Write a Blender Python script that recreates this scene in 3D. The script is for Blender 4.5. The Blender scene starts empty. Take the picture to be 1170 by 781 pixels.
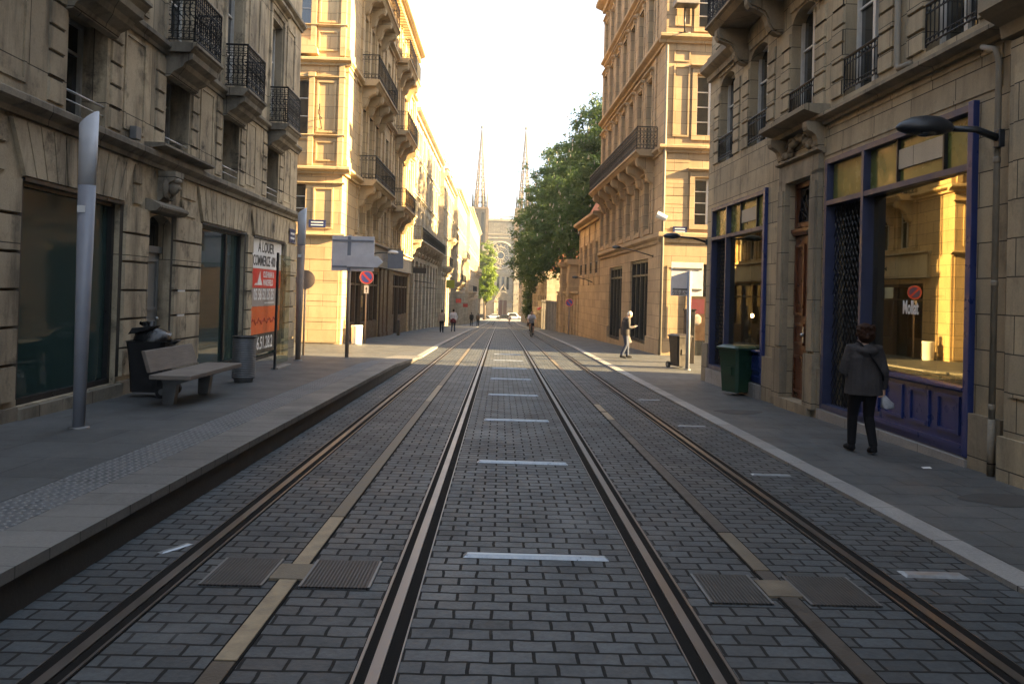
import bpy, bmesh, math, random
from mathutils import Vector, Matrix
random.seed(7)
R = math.radians
SC = bpy.context.scene
COL = SC.collection
PI = math.pi

# ------------------------------------------------------------------ terrain profile (street runs down along +Y)
KN = [(-80, 1.6), (35, -.70), (70, -1.70), (145, -4.2), (320, -8.2), (900, -14)]
def gz(y):
    if y <= KN[0][0]: return KN[0][1]
    for (a, b), (c, d) in zip(KN, KN[1:]):
        if y <= c: return b + (d - b) * (y - a) / (c - a)
    return KN[-1][1]
def lerp(a, b, t): return a + (b - a) * t

# ------------------------------------------------------------------ tagging helpers
def tag(o, label=None, cat=None, group=None, kind=None):
    if label: o['label'] = label
    if cat: o['category'] = cat
    if group: o['group'] = group
    if kind: o['kind'] = kind
    return o
def thing(name, label, cat, loc=(0, 0, 0), rz=0, group=None):
    o = bpy.data.objects.new(name, None); COL.objects.link(o)
    o.empty_display_size = .2
    o.location = loc; o.rotation_euler = (0, 0, rz)
    return tag(o, label, cat, group)
def copy_tree(o, parent=None):
    c = o.copy(); COL.objects.link(c)
    if parent: c.parent = parent
    for ch in list(o.children): copy_tree(ch, c)
    return c

# ------------------------------------------------------------------ mesh builder
class MB:
    def __init__(s, m=None): s.v = []; s.f = []; s.sm = []; s.m = m or (lambda a, b, c: (a, b, c))
    def add(s, vs, fs, smooth=False, raw=False):
        k = len(s.v)
        s.v += [tuple(p) if raw else s.m(*p) for p in vs]
        s.f += [tuple(i + k for i in f) for f in fs]; s.sm += [smooth] * len(fs)
        return s
    def box(s, a0, a1, b0, b1, c0, c1):
        return s.add([(a0, b0, c0), (a1, b0, c0), (a1, b1, c0), (a0, b1, c0), (a0, b0, c1), (a1, b0, c1), (a1, b1, c1), (a0, b1, c1)],
            [(0, 3, 2, 1), (4, 5, 6, 7), (0, 1, 5, 4), (1, 2, 6, 5), (2, 3, 7, 6), (3, 0, 4, 7)])
    def quad(s, *p): return s.add(p, [(0, 1, 2, 3)])
    def ext(s, pts, n0, n1):                # polygon in (a,c) extruded along b
        n = len(pts)
        return s.add([(a, n0, c) for a, c in pts] + [(a, n1, c) for a, c in pts],
            [tuple(range(n)), tuple(range(2 * n - 1, n - 1, -1))] + [(i, (i + 1) % n, n + (i + 1) % n, n + i) for i in range(n)])
    def mould(s, u0, u1, pts):              # profile in (b,c) extruded along a
        n = len(pts)
        return s.add([(u0, b, c) for b, c in pts] + [(u1, b, c) for b, c in pts],
            [tuple(range(n)), tuple(range(2 * n - 1, n - 1, -1))] + [(i, (i + 1) % n, n + (i + 1) % n, n + i) for i in range(n)])
    def tube(s, pts, rad, n=8, smooth=True, close=False):
        pts = [Vector(p) for p in pts]
        if not isinstance(rad, (list, tuple)): rad = [rad] * len(pts)
        vs = []; fs = []
        N = len(pts)
        ref = None
        for i, p in enumerate(pts):
            if close: d = pts[(i + 1) % N] - pts[i - 1]
            else: d = (pts[min(i + 1, N - 1)] - pts[max(i - 1, 0)])
            d = d.normalized() if d.length > 1e-9 else Vector((0, 0, 1))
            if ref is None: ref = Vector((0, 0, 1)) if abs(d.z) < .9 else Vector((1, 0, 0))
            x = d.cross(ref)
            if x.length < 1e-4: x = d.cross(Vector((0, 1, .3)))
            x.normalize(); y = x.cross(d); ref = y if abs(d.z) < 2 else ref
            for k in range(n):
                a = 2 * PI * k / n
                vs.append(p + (x * math.cos(a) + y * math.sin(a)) * rad[i])
        M_ = N if close else N - 1
        for i in range(M_):
            for k in range(n):
                j = ((i + 1) % N) * n
                fs.append((i * n + k, i * n + (k + 1) % n, j + (k + 1) % n, j + k))
        if not close:
            fs.append(tuple(range(n - 1, -1, -1))); fs.append(tuple((N - 1) * n + k for k in range(n)))
        return s.add(vs, fs, smooth)
    def lathe(s, prof, n=20, c=(0, 0), smooth=True, sx=1, sy=1):   # prof [(r,z)]
        vs = []; fs = []
        for r, z in prof:
            for k in range(n):
                a = 2 * PI * k / n; vs.append((c[0] + r * sx * math.cos(a), c[1] + r * sy * math.sin(a), z))
        for i in range(len(prof) - 1):
            for k in range(n): fs.append((i * n + k, i * n + (k + 1) % n, (i + 1) * n + (k + 1) % n, (i + 1) * n + k))
        fs.append(tuple(range(n - 1, -1, -1))); fs.append(tuple((len(prof) - 1) * n + k for k in range(n)))
        return s.add(vs, fs, smooth)
    def ball(s, c, r, n=12, m=8):
        if not isinstance(r, (tuple, list)): r = (r, r, r)
        vs = [(c[0], c[1], c[2] - r[2])]; fs = []
        for i in range(1, m):
            t = -PI / 2 + PI * i / m
            for k in range(n):
                a = 2 * PI * k / n
                vs.append((c[0] + r[0] * math.cos(t) * math.cos(a), c[1] + r[1] * math.cos(t) * math.sin(a), c[2] + r[2] * math.sin(t)))
        vs.append((c[0], c[1], c[2] + r[2])); L = len(vs) - 1
        for k in range(n):
            fs.append((0, 1 + (k + 1) % n, 1 + k)); fs.append((L, 1 + (m - 2) * n + k, 1 + (m - 2) * n + (k + 1) % n))
        for i in range(m - 2):
            for k in range(n): fs.append((1 + i * n + k, 1 + i * n + (k + 1) % n, 1 + (i + 1) * n + (k + 1) % n, 1 + (i + 1) * n + k))
        return s.add(vs, fs, True)
    def loft(s, rings, n=16):               # rings (cx,cy,cz,rx,ry)
        vs = []; fs = []
        for cx, cy, cz, rx, ry in rings:
            for k in range(n):
                a = 2 * PI * k / n; vs.append((cx + rx * math.cos(a), cy + ry * math.sin(a), cz))
        for i in range(len(rings) - 1):
            for k in range(n): fs.append((i * n + k, i * n + (k + 1) % n, (i + 1) * n + (k + 1) % n, (i + 1) * n + k))
        fs.append(tuple(range(n - 1, -1, -1))); fs.append(tuple((len(rings) - 1) * n + k for k in range(n)))
        return s.add(vs, fs, True)
    def build(s, name, mat, parent=None, bevel=0, fix=True, loc=None):
        me = bpy.data.meshes.new(name); me.from_pydata(s.v, [], s.f)
        me.polygons.foreach_set('use_smooth', s.sm)
        if fix or bevel:
            bm = bmesh.new(); bm.from_mesh(me)
            bmesh.ops.recalc_face_normals(bm, faces=bm.faces)
            if bevel:
                bmesh.ops.bevel(bm, geom=[e for e in bm.edges], offset=bevel, segments=2, affect='EDGES', profile=.6)
            bm.to_mesh(me); bm.free()
        me.materials.append(mat)
        o = bpy.data.objects.new(name, me); COL.objects.link(o)
        if parent: o.parent = parent
        if loc: o.location = loc
        return o

def remesh(o, voxel, smooth=3):
    m = o.modifiers.new('r', 'REMESH'); m.mode = 'VOXEL'; m.voxel_size = voxel
    if smooth:
        k = o.modifiers.new('s', 'SMOOTH'); k.iterations = smooth; k.factor = .5
    dg = bpy.context.evaluated_depsgraph_get(); dg.update()
    me = bpy.data.meshes.new_from_object(o.evaluated_get(dg), depsgraph=dg)
    old = o.data; o.modifiers.clear(); o.data = me
    me.polygons.foreach_set('use_smooth', [True] * len(me.polygons))
    return o

def text(name, body, size, mat, parent, loc, rot, depth=.004, align='CENTER', sx=1.0, bold=0.0):
    cu = bpy.data.curves.new(name, 'FONT'); cu.body = body; cu.size = size; cu.extrude = depth / 2
    cu.align_x = align; cu.align_y = 'CENTER'; cu.resolution_u = 3; cu.offset = bold
    t = bpy.data.objects.new(name, cu); COL.objects.link(t)
    dg = bpy.context.evaluated_depsgraph_get(); dg.update()
    me = bpy.data.meshes.new_from_object(t.evaluated_get(dg), depsgraph=dg)
    bpy.data.objects.remove(t); bpy.data.curves.remove(cu)
    me.materials.clear(); me.materials.append(mat)
    o = bpy.data.objects.new(name, me); COL.objects.link(o)
    o.parent = parent; o.location = loc; o.rotation_euler = rot; o.scale = (sx, 1, 1)
    return o

# ------------------------------------------------------------------ materials
class NT:
    def __init__(s, name):
        s.mat = bpy.data.materials.new(name); s.mat.use_nodes = True
        s.t = s.mat.node_tree; s.n = s.t.nodes; s.l = s.t.links
        s.b = s.n['Principled BSDF']; s.out = s.n['Material Output']
    def node(s, typ, **kw):
        n = s.n.new(typ)
        for k, v in kw.items(): setattr(n, k, v)
        return n
    def inp(s, n, key, v):
        if isinstance(v, bpy.types.NodeSocket): s.l.new(v, n.inputs[key])
        else: n.inputs[key].default_value = v
    def coord(s): return s.node('ShaderNodeTexCoord').outputs['Object']
    def math(s, op, a, b=0.0, c=0.0):
        n = s.node('ShaderNodeMath', operation=op)
        s.inp(n, 0, a); s.inp(n, 1, b); s.inp(n, 2, c); return n.outputs[0]
    def noise(s, vec, scale, detail=4, rough=.55, mapping=None):
        if mapping:
            mp = s.node('ShaderNodeMapping'); s.l.new(vec, mp.inputs[0]); mp.inputs['Scale'].default_value = mapping; vec = mp.outputs[0]
        n = s.node('ShaderNodeTexNoise'); s.l.new(vec, n.inputs['Vector'])
        n.inputs['Scale'].default_value = scale; n.inputs['Detail'].default_value = detail; n.inputs['Roughness'].default_value = rough
        return n.outputs['Fac']
    def ramp(s, fac, stops):
        n = s.node('ShaderNodeValToRGB'); s.l.new(fac, n.inputs[0])
        e = n.color_ramp.elements
        while len(e) < len(stops): e.new(.5)
        for el, (p, c) in zip(e, stops):
            el.position = p; el.color = (c, c, c, 1) if isinstance(c, (int, float)) else (*c, 1)
        return n.outputs[0]
    def mix(s, fac, a, b, mode='MIX'):
        n = s.node('ShaderNodeMix', data_type='RGBA', blend_type=mode)
        s.inp(n, 0, fac)
        for k, v in ((6, a), (7, b)):
            if isinstance(v, tuple) and len(v) == 3: v = (*v, 1)
            s.inp(n, k, v)
        return n.outputs[2]
    def bump(s, h, strength=.5, dist=.02, normal=None):
        n = s.node('ShaderNodeBump'); s.l.new(h, n.inputs['Height'])
        n.inputs['Strength'].default_value = strength; n.inputs['Distance'].default_value = dist
        if normal: s.l.new(normal, n.inputs['Normal'])
        return n.outputs[0]
    def base(s, col=None, rough=None, metal=None, normal=None, spec=None, ior=None):
        def put(k, v):
            if v is None: return
            if isinstance(v, tuple) and len(v) == 3: v = (*v, 1)
            s.inp(s.b, k, v)
        put('Base Color', col); put('Roughness', rough); put('Metallic', metal); put('Normal', normal)
        put('Specular IOR Level', spec); put('IOR', ior)
        return s.mat

def facade_uv(t):
    co = t.coord()
    sp = t.node('ShaderNodeSeparateXYZ'); t.l.new(co, sp.inputs[0])
    u = t.math('ADD', sp.outputs[0], sp.outputs[1])
    cb = t.node('ShaderNodeCombineXYZ'); t.l.new(u, cb.inputs[0]); t.l.new(sp.outputs[2], cb.inputs[1])
    return co, cb.outputs[0]

def stone(name, c1, c2, dirtc, dirt=.5, bw=.95, bh=.40, joint=.45, bump=.35, patch=.5):
    t = NT(name); co, uv = facade_uv(t)
    br = t.node('ShaderNodeTexBrick'); t.l.new(uv, br.inputs['Vector'])
    br.inputs['Scale'].default_value = 1; br.inputs['Brick Width'].default_value = bw; br.inputs['Row Height'].default_value = bh
    br.inputs['Mortar Size'].default_value = .008; br.inputs['Mortar Smooth'].default_value = .3; br.inputs['Bias'].default_value = 0
    br.inputs['Color1'].default_value = (.80, .80, .80, 1); br.inputs['Color2'].default_value = (1.08, 1.06, 1.02, 1)
    n1 = t.noise(co, .7, 6, .6)
    col = t.mix(t.ramp(n1, [(.35, 0.), (.68, 1.)]), c1, c2)
    col = t.mix(.85, col, br.outputs['Color'], 'MULTIPLY')
    n2 = t.noise(co, 1.6, 7, .65, (1.6, 1.6, .28))                  # rain streaks
    col = t.mix(t.math('MULTIPLY', t.ramp(n2, [(.48, 0.), (.75, 1.)]), dirt), col, dirtc)
    n3 = t.noise(co, 2.3, 8, .7)                                    # blotchy lichen and soot patches
    n6 = t.noise(co, .9, 7, .68, (1, 1, .8))
    blot = t.math('MULTIPLY', t.ramp(n3, [(.50, 0.), (.64, 1.)]), t.ramp(n6, [(.42, .15), (.60, 1.)]))
    col = t.mix(t.math('MULTIPLY', blot, patch), col, dirtc)
    n7 = t.noise(co, 6.5, 5, .7)
    col = t.mix(t.math('MULTIPLY', t.ramp(n7, [(.55, 0.), (.72, 1.)]), patch * .45), col, tuple(x * .8 for x in c2))
    n4 = t.noise(co, 38, 4, .6)
    col = t.mix(.35, col, t.ramp(n4, [(.3, .7), (.7, 1.15)]), 'MULTIPLY')
    col = t.mix(t.math('MULTIPLY', br.outputs['Fac'], joint), col, tuple(x * .45 for x in dirtc))
    h = t.math('SUBTRACT', t.math('MULTIPLY', n4, .35), br.outputs['Fac'])
    h = t.math('ADD', h, t.math('MULTIPLY', n3, .8))
    return t.base(col, .88, 0., t.bump(h, bump, .015), .25)

def plain(name, c, rough=.5, metal=0., var=.25, scale=6, bump=.0, spec=.5, rvar=.15):
    t = NT(name); co = t.coord()
    n = t.noise(co, scale, 6, .6)
    col = t.mix(t.ramp(n, [(.3, 0.), (.7, 1.)]), tuple(x * (1 - var) for x in c), tuple(min(1, x * (1 + var * .6)) for x in c))
    r = t.ramp(n, [(.3, max(.03, rough - rvar)), (.7, min(1, rough + rvar))])
    nb = t.bump(t.noise(co, scale * 8, 4), bump, .01) if bump else None
    return t.base(col, r, metal, nb, spec)

M = {}
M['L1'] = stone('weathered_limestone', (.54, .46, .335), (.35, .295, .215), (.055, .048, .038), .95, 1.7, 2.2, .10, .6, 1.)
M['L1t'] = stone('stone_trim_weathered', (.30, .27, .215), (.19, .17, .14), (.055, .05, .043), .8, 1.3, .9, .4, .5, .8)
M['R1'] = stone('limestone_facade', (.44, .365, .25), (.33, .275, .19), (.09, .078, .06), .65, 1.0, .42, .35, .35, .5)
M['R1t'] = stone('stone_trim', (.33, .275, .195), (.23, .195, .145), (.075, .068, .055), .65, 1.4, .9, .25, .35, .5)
M['L2'] = stone('golden_limestone', (.60, .44, .255), (.50, .36, .20), (.24, .17, .10), .35, 1.2, .5, .15, .25, .25)
M['L2t'] = stone('golden_stone_trim', (.56, .43, .265), (.46, .345, .20), (.20, .155, .10), .4, 1.6, 1.2, .1, .25, .3)
M['band'] = stone('painted_band', (.58, .50, .38), (.50, .42, .31), (.3, .24, .17), .4, 3., 1.5, .1, .2, .3)
M['R2'] = stone('ochre_limestone', (.47, .345, .215), (.38, .28, .17), (.18, .135, .09), .5, 1.2, .5, .18, .25, .3)
M['R2t'] = stone('ochre_stone_trim', (.46, .335, .205), (.38, .275, .165), (.18, .135, .09), .45, 1.6, 1.2, .12, .25, .35)
M['far'] = stone('far_limestone', (.58, .50, .38), (.47, .39, .28), (.2, .16, .11), .4, 1.1, .5, .2, .3, .35)
M['cath'] = stone('cathedral_limestone', (.40, .35, .26), (.30, .26, .20), (.19, .17, .14), .5, 1.2, .6, .2, .3, .4)
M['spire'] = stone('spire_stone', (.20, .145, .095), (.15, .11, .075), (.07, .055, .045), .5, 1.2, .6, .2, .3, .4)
M['iron'] = plain('black_iron', (.022, .023, .025), .45, .6, .3, 12)
M['soot'] = plain('sooty_joint_bed', (.05, .044, .036), .9, 0, .35, 4)  # dark tone paints groove shade into the joints, along with real dirt
M['jointdark_r'] = plain('brown_joint_bed', (.10, .08, .055), .9, 0, .35, 4)  # groove shade of the quoin joints, painted as a dark brown
M['zinc'] = plain('zinc_roof', (.17, .175, .18), .5, .5, .25, 3)
M['tile'] = plain('clay_roof', (.30, .12, .06), .85, 0, .35, 4, .3)
M['frame'] = plain('white_painted_wood', (.56, .55, .52), .45, 0, .15, 8)
M['frameg'] = plain('grey_painted_wood', (.30, .30, .28), .5, 0, .2, 8)
M['dark'] = plain('dark_frame_metal', (.028, .028, .03), .4, .4, .25, 9)
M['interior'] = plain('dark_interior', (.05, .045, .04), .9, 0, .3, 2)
M['blue'] = plain('blue_gloss_paint', (.016, .032, .135), .36, 0, .12, 5, 0)
M['purple'] = plain('faded_blue_paint', (.034, .042, .092), .45, 0, .15, 6, 0)
M['olive'] = plain('olive_glass_panel', (.12, .135, .035), .22, 0, .25, 3, 0, .6)
M['wood'] = plain('dark_varnished_wood', (.12, .045, .022), .35, 0, .35, 5, .1)
M['brown'] = plain('brown_shopfront', (.085, .045, .022), .45, 0, .3, 5)
M['doorgrey'] = plain('grey_door_paint', (.15, .16, .165), .5, 0, .2, 6)
M['pipe'] = plain('painted_downpipe', (.20, .175, .135), .7, 0, .25, 5)
M['steel'] = plain('brushed_steel', (.45, .46, .47), .38, .85, .2, 10)
M['rail'] = plain('worn_rail_steel', (.17, .155, .145), .40, .85, .15, 3, 0, .5, .06)
M['railside'] = plain('rail_sealing_resin', (.013, .0125, .012), .92, 0, .4, 11, .2, .08)
M['plate'] = plain('galvanised_marker', (.33, .36, .39), .42, .6, .3, 16)
M['black'] = plain('black_plastic', (.014, .014, .016), .42, 0, .3, 10, .05)
M['bag'] = plain('black_bin_bag', (.012, .012, .013), .22, 0, .3, 14, .3)
M['green'] = plain('dark_green_plastic', (.012, .042, .022), .42, 0, .3, 8, .05)
M['brownbin'] = plain('dark_brown_plastic', (.022, .016, .014), .5, 0, .3, 8, .05)
M['binmetal'] = plain('grey_slat_metal', (.20, .205, .215), .5, .5, .25, 9)
M['white'] = plain('white_enamel', (.74, .74, .73), .35, 0, .08, 5)
M['signback'] = plain('grey_sign_back', (.72, .70, .72), .5, 0, .10, 5)
M['greypole'] = plain('grey_pole_paint', (.24, .255, .30), .45, 0, .10, 5)
M['brownpole'] = plain('brown_grey_pole', (.26, .20, .16), .5, 0, .2, 5)
M['lamptop'] = plain('frosted_lamp_head', (.55, .57, .62), .4, 0, .08, 4)
M['red'] = plain('red_vinyl', (.58, .035, .025), .4, 0, .1, 4)
M['orange'] = plain('orange_vinyl', (.60, .11, .025), .4, 0, .12, 4)
M['rust'] = plain('rust_red_vinyl', (.36, .055, .02), .45, 0, .1, 4)
M['greyv'] = plain('grey_vinyl', (.28, .25, .235), .45, 0, .1, 4)
M['blackv'] = plain('black_vinyl', (.02, .02, .02), .4, 0, .1, 4)
M['whitev'] = plain('white_vinyl', (.66, .67, .68), .4, 0, .08, 4)
M['blueplate'] = plain('blue_enamel', (.02, .03, .10), .35, 0, .15, 5)
M['signblue'] = plain('sign_blue', (.05, .08, .36), .4, 0, .1, 5)
M['signred'] = plain('sign_red', (.55, .06, .06), .4, 0, .1, 5)
M['yellow'] = plain('yellow_green_sign', (.42, .40, .03), .4, 0, .1, 5)
M['lampblk'] = plain('lamp_grey_black', (.03, .033, .038), .4, .3, .2, 9)
M['skin'] = plain('skin', (.50, .30, .21), .5, 0, .1, 12)
M['hair_brown'] = plain('brown_hair', (.035, .015, .008), .7, 0, .5, 30, .4, .15)
M['hair_grey'] = plain('grey_hair', (.62, .56, .48), .6, 0, .2, 40, .4, .15)
M['hair_dark'] = plain('dark_hair', (.02, .016, .014), .6, 0, .3, 40, .4, .15)
M['coat'] = plain('grey_quilted_coat', (.050, .046, .047), .85, 0, .35, 5, .9, .15)
M['black_cloth'] = plain('black_cloth', (.012, .012, .014), .85, 0, .3, 12, .2, .15)
M['jacket'] = plain('dark_jacket', (.022, .018, .018), .75, 0, .3, 12, .2)
M['jeans'] = plain('blue_jeans', (.035, .045, .08), .85, 0, .3, 12, .2)
M['white_cloth'] = plain('white_shirt', (.55, .56, .60), .85, 0, .15, 12, .2)
M['cream_cloth'] = plain('cream_top', (.42, .33, .25), .85, 0, .2, 12, .2)
M['maroon'] = plain('maroon_cloth', (.14, .02, .03), .8, 0, .25, 12, .2)
M['plasticbag'] = plain('pale_plastic_bag', (.42, .43, .46), .35, 0, .2, 14, .4)
M['tyre'] = plain('tyre_rubber', (.015, .015, .015), .8, 0, .2, 10)
M['carwhite'] = plain('white_car_paint', (.68, .68, .67), .25, 0, .05, 4)
M['carblack'] = plain('dark_car_paint', (.025, .027, .03), .25, 0, .1, 4)
M['concrete'] = plain('pale_concrete', (.30, .27, .235), .85, 0, .25, 5, .2)
M['darkstone'] = plain('dark_kerb_stone', (.05, .048, .046), .8, 0, .35, 4, .3)
M['trunk'] = plain('bark', (.075, .055, .04), .9, 0, .4, 5, .6)
M['blossom'] = plain('white_blossom', (.45, .42, .34), .8, 0, .2, 8)
M['paper'] = plain('book_covers', (.35, .27, .17), .7, 0, .6, 9)
M['redsign'] = plain('red_panel', (.55, .05, .03), .45, 0, .15, 5)

def leafmat(name, c1, c2, c3):
    t = NT(name); co = t.coord()
    n = t.noise(co, .55, 5, .6); n2 = t.noise(co, 9, 2)
    col = t.mix(t.ramp(n, [(.36, 0.), (.64, 1.)]), c1, c2)
    col = t.mix(t.math('MULTIPLY', t.ramp(n2, [(.45, 0.), (.7, 1.)]), .6), col, c3)
    t.base(col, .55, 0., None, .3)
    tr = t.node('ShaderNodeBsdfTranslucent'); t.l.new(col, tr.inputs[0])
    mx = t.node('ShaderNodeMixShader'); mx.inputs[0].default_value = .38
    t.l.new(t.b.outputs[0], mx.inputs[1]); t.l.new(tr.outputs[0], mx.inputs[2]); t.l.new(mx.outputs[0], t.out.inputs[0])
    return t.mat
M['leaf'] = leafmat('chestnut_leaves', (.045, .09, .024), (.085, .135, .036), (.12, .17, .05))
M['leafy'] = leafmat('bright_lime_leaves', (.10, .16, .012), (.16, .23, .02), (.22, .27, .03))

def glassmat(name, tint, ior=1.9, rough=.02, wav=.02):
    t = NT(name); co = t.coord()
    n = t.noise(co, 1.1, 2, .4)
    return t.base(tint, rough, 0., t.bump(n, wav, .05), .5, ior)
M['glass'] = glassmat('window_glass', (.012, .014, .016), 1.75)
M['glassg'] = glassmat('greenish_shop_glass', (.026, .052, .050), 1.5, .05, .03)
M['glassb'] = glassmat('old_pane_glass', (.02, .022, .022), 2.0, .03, .05)
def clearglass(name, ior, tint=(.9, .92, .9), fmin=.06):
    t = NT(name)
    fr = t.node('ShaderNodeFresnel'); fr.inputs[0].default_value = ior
    gl = t.node('ShaderNodeBsdfGlossy'); gl.inputs['Roughness'].default_value = .01; gl.inputs[0].default_value = (1, .88, .55, 1)  # gold tint paints sunlit warmth into the reflections; the glass itself is clear
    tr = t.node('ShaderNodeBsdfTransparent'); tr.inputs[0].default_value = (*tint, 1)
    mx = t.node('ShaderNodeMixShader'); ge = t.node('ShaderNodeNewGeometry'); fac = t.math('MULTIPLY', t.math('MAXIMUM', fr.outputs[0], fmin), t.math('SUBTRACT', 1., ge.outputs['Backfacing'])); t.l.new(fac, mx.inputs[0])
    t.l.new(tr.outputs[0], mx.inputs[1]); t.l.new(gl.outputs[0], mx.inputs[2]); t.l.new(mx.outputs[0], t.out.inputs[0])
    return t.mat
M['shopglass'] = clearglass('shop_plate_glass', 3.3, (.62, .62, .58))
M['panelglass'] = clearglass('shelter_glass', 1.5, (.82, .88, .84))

# --- paving
def setts(name):
    t = NT(name); co = t.coord()
    wob = t.node('ShaderNodeTexNoise'); t.l.new(co, wob.inputs['Vector']); wob.inputs['Scale'].default_value = 5; wob.inputs['Detail'].default_value = 2
    sb = t.node('ShaderNodeVectorMath', operation='SUBTRACT'); t.l.new(wob.outputs['Color'], sb.inputs[0]); sb.inputs[1].default_value = (.5, .5, .5)
    sc = t.node('ShaderNodeVectorMath', operation='SCALE'); t.l.new(sb.outputs[0], sc.inputs[0]); sc.inputs['Scale'].default_value = .030
    ad = t.node('ShaderNodeVectorMath', operation='ADD'); t.l.new(co, ad.inputs[0]); t.l.new(sc.outputs[0], ad.inputs[1])
    br = t.node('ShaderNodeTexBrick'); t.l.new(ad.outputs[0], br.inputs['Vector'])
    br.inputs['Scale'].default_value = 1; br.inputs['Brick Width'].default_value = .222; br.inputs['Row Height'].default_value = .132
    br.inputs['Mortar Size'].default_value = .0105; br.inputs['Mortar Smooth'].default_value = .25; br.inputs['Bias'].default_value = 0
    br.inputs['Color1'].default_value = (.70, .70, .70, 1); br.inputs['Color2'].default_value = (1.20, 1.20, 1.20, 1)
    n1 = t.noise(co, .35, 6, .6); n2 = t.noise(co, 30, 5, .65); n3 = t.noise(co, 2.2, 5, .6)
    col = t.mix(t.ramp(n1, [(.35, 0.), (.65, 1.)]), (.046, .054, .061), (.069, .077, .083))
    col = t.mix(1., col, br.outputs['Color'], 'MULTIPLY')
    col = t.mix(.7, col, t.ramp(n2, [(.3, .6), (.7, 1.3)]), 'MULTIPLY')
    col = t.mix(t.math('MULTIPLY', t.ramp(n3, [(.55, 0.), (.72, 1.)]), .45), col, (.035, .033, .03))
    col = t.mix(br.outputs['Fac'], col, (.009, .009, .009))
    n5 = t.noise(co, .9, 6, .65)
    col = t.mix(t.math('MULTIPLY', t.ramp(n5, [(.56, 0.), (.66, 1.)]), .35), col, (.12, .125, .13))
    bw_ = t.node('ShaderNodeRGBToBW'); t.l.new(br.outputs['Color'], bw_.inputs[0])
    h = t.math('ADD', t.math('SUBTRACT', t.math('MULTIPLY', bw_.outputs[0], .5), br.outputs['Fac']), t.math('MULTIPLY', n2, .5))
    r = t.mix(br.outputs['Fac'], t.ramp(n3, [(.3, .50), (.7, .70)]), (.9, .9, .9))
    return t.base(col, r, 0., t.bump(h, .65, .012), .4)
M['setts'] = setts('granite_setts')
def slabs(name, c1, c2, bw, bh, joint=.5, rough=.62, mort=.006, dark=(.02, .02, .02), stain=.5):
    t = NT(name); co = t.coord()
    br = t.node('ShaderNodeTexBrick'); t.l.new(co, br.inputs['Vector'])
    br.inputs['Scale'].default_value = 1; br.inputs['Brick Width'].default_value = bw; br.inputs['Row Height'].default_value = bh
    br.inputs['Mortar Size'].default_value = mort; br.inputs['Mortar Smooth'].default_value = .2; br.inputs['Bias'].default_value = 0
    br.inputs['Color1'].default_value = (.85, .85, .85, 1); br.inputs['Color2'].default_value = (1.1, 1.1, 1.1, 1)
    n1 = t.noise(co, .5, 7, .62); n2 = t.noise(co, 45, 4, .6); n3 = t.noise(co, 1.3, 7, .65)
    col = t.mix(t.ramp(n1, [(.35, 0.), (.65, 1.)]), c1, c2)
    col = t.mix(1., col, br.outputs['Color'], 'MULTIPLY')
    col = t.mix(.6, col, t.ramp(n2, [(.3, .7), (.7, 1.25)]), 'MULTIPLY')
    col = t.mix(t.math('MULTIPLY', t.ramp(n3, [(.54, 0.), (.74, 1.)]), stain), col, tuple(x * .5 for x in c1))
    col = t.mix(t.math('MULTIPLY', br.outputs['Fac'], joint), col, dark)
    vo = t.node('ShaderNodeTexVoronoi'); t.l.new(co, vo.inputs['Vector']); vo.inputs['Scale'].default_value = 2.6
    col = t.mix(t.math('MULTIPLY', t.ramp(vo.outputs['Distance'], [(.045, 1.), (.075, 0.)]), .45), col, tuple(x * .45 for x in c1))
    n8 = t.noise(co, .8, 8, .7, (1., .45, 1.))
    col = t.mix(t.math('MULTIPLY', t.ramp(n8, [(.52, 0.), (.62, 1.)]), .35), col, tuple(x * 1.45 for x in c1))
    h = t.math('ADD', t.math('MULTIPLY', t.math('SUBTRACT', 1., br.outputs['Fac']), .5), t.math('MULTIPLY', n2, .4))
    return t.base(col, t.ramp(n3, [(.3, rough - .1), (.7, rough + .12)]), 0., t.bump(h, .5, .008), .4)
M['pave'] = slabs('pavement_slabs', (.082, .085, .086), (.060, .063, .064), .62, .42, .8, .6, .008)
M['pavel'] = slabs('platform_asphalt', (.086, .090, .092), (.064, .068, .070), 1.2, .8, .45, .62)
M['kerb'] = slabs('pale_kerb_stone', (.27, .265, .255), (.22, .215, .21), 4., 1.0, .6, .6)
M['edge'] = slabs('platform_edge_slabs', (.165, .16, .15), (.125, .122, .118), 4., .33, .55, .65)
M['tact'] = slabs('tactile_paving', (.11, .115, .12), (.09, .095, .10), .42, .42, .6, .6)
M['stud'] = plain('tactile_stud', (.19, .195, .20), .55, 0, .2, 9)
M['asph'] = slabs('side_street_paving', (.12, .105, .085), (.095, .082, .068), .5, .3, .4, .7)
M['plaza'] = slabs('plaza_paving', (.26, .24, .20), (.21, .19, .16), 1.2, .8, .4, .7)
M['apsb'] = plain('worn_power_rail_yellow', (.30, .235, .15), .6, .1, .45, 7, .3)
M['apsm'] = plain('worn_power_rail_beige', (.15, .122, .085), .6, .1, .45, 7, .3)
M['apsd'] = plain('worn_power_rail_brown', (.062, .050, .040), .6, .1, .4, 7, .3)
M['apsg'] = plain('worn_power_rail_grey', (.095, .078, .060), .55, .3, .45, 7, .3)
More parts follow.
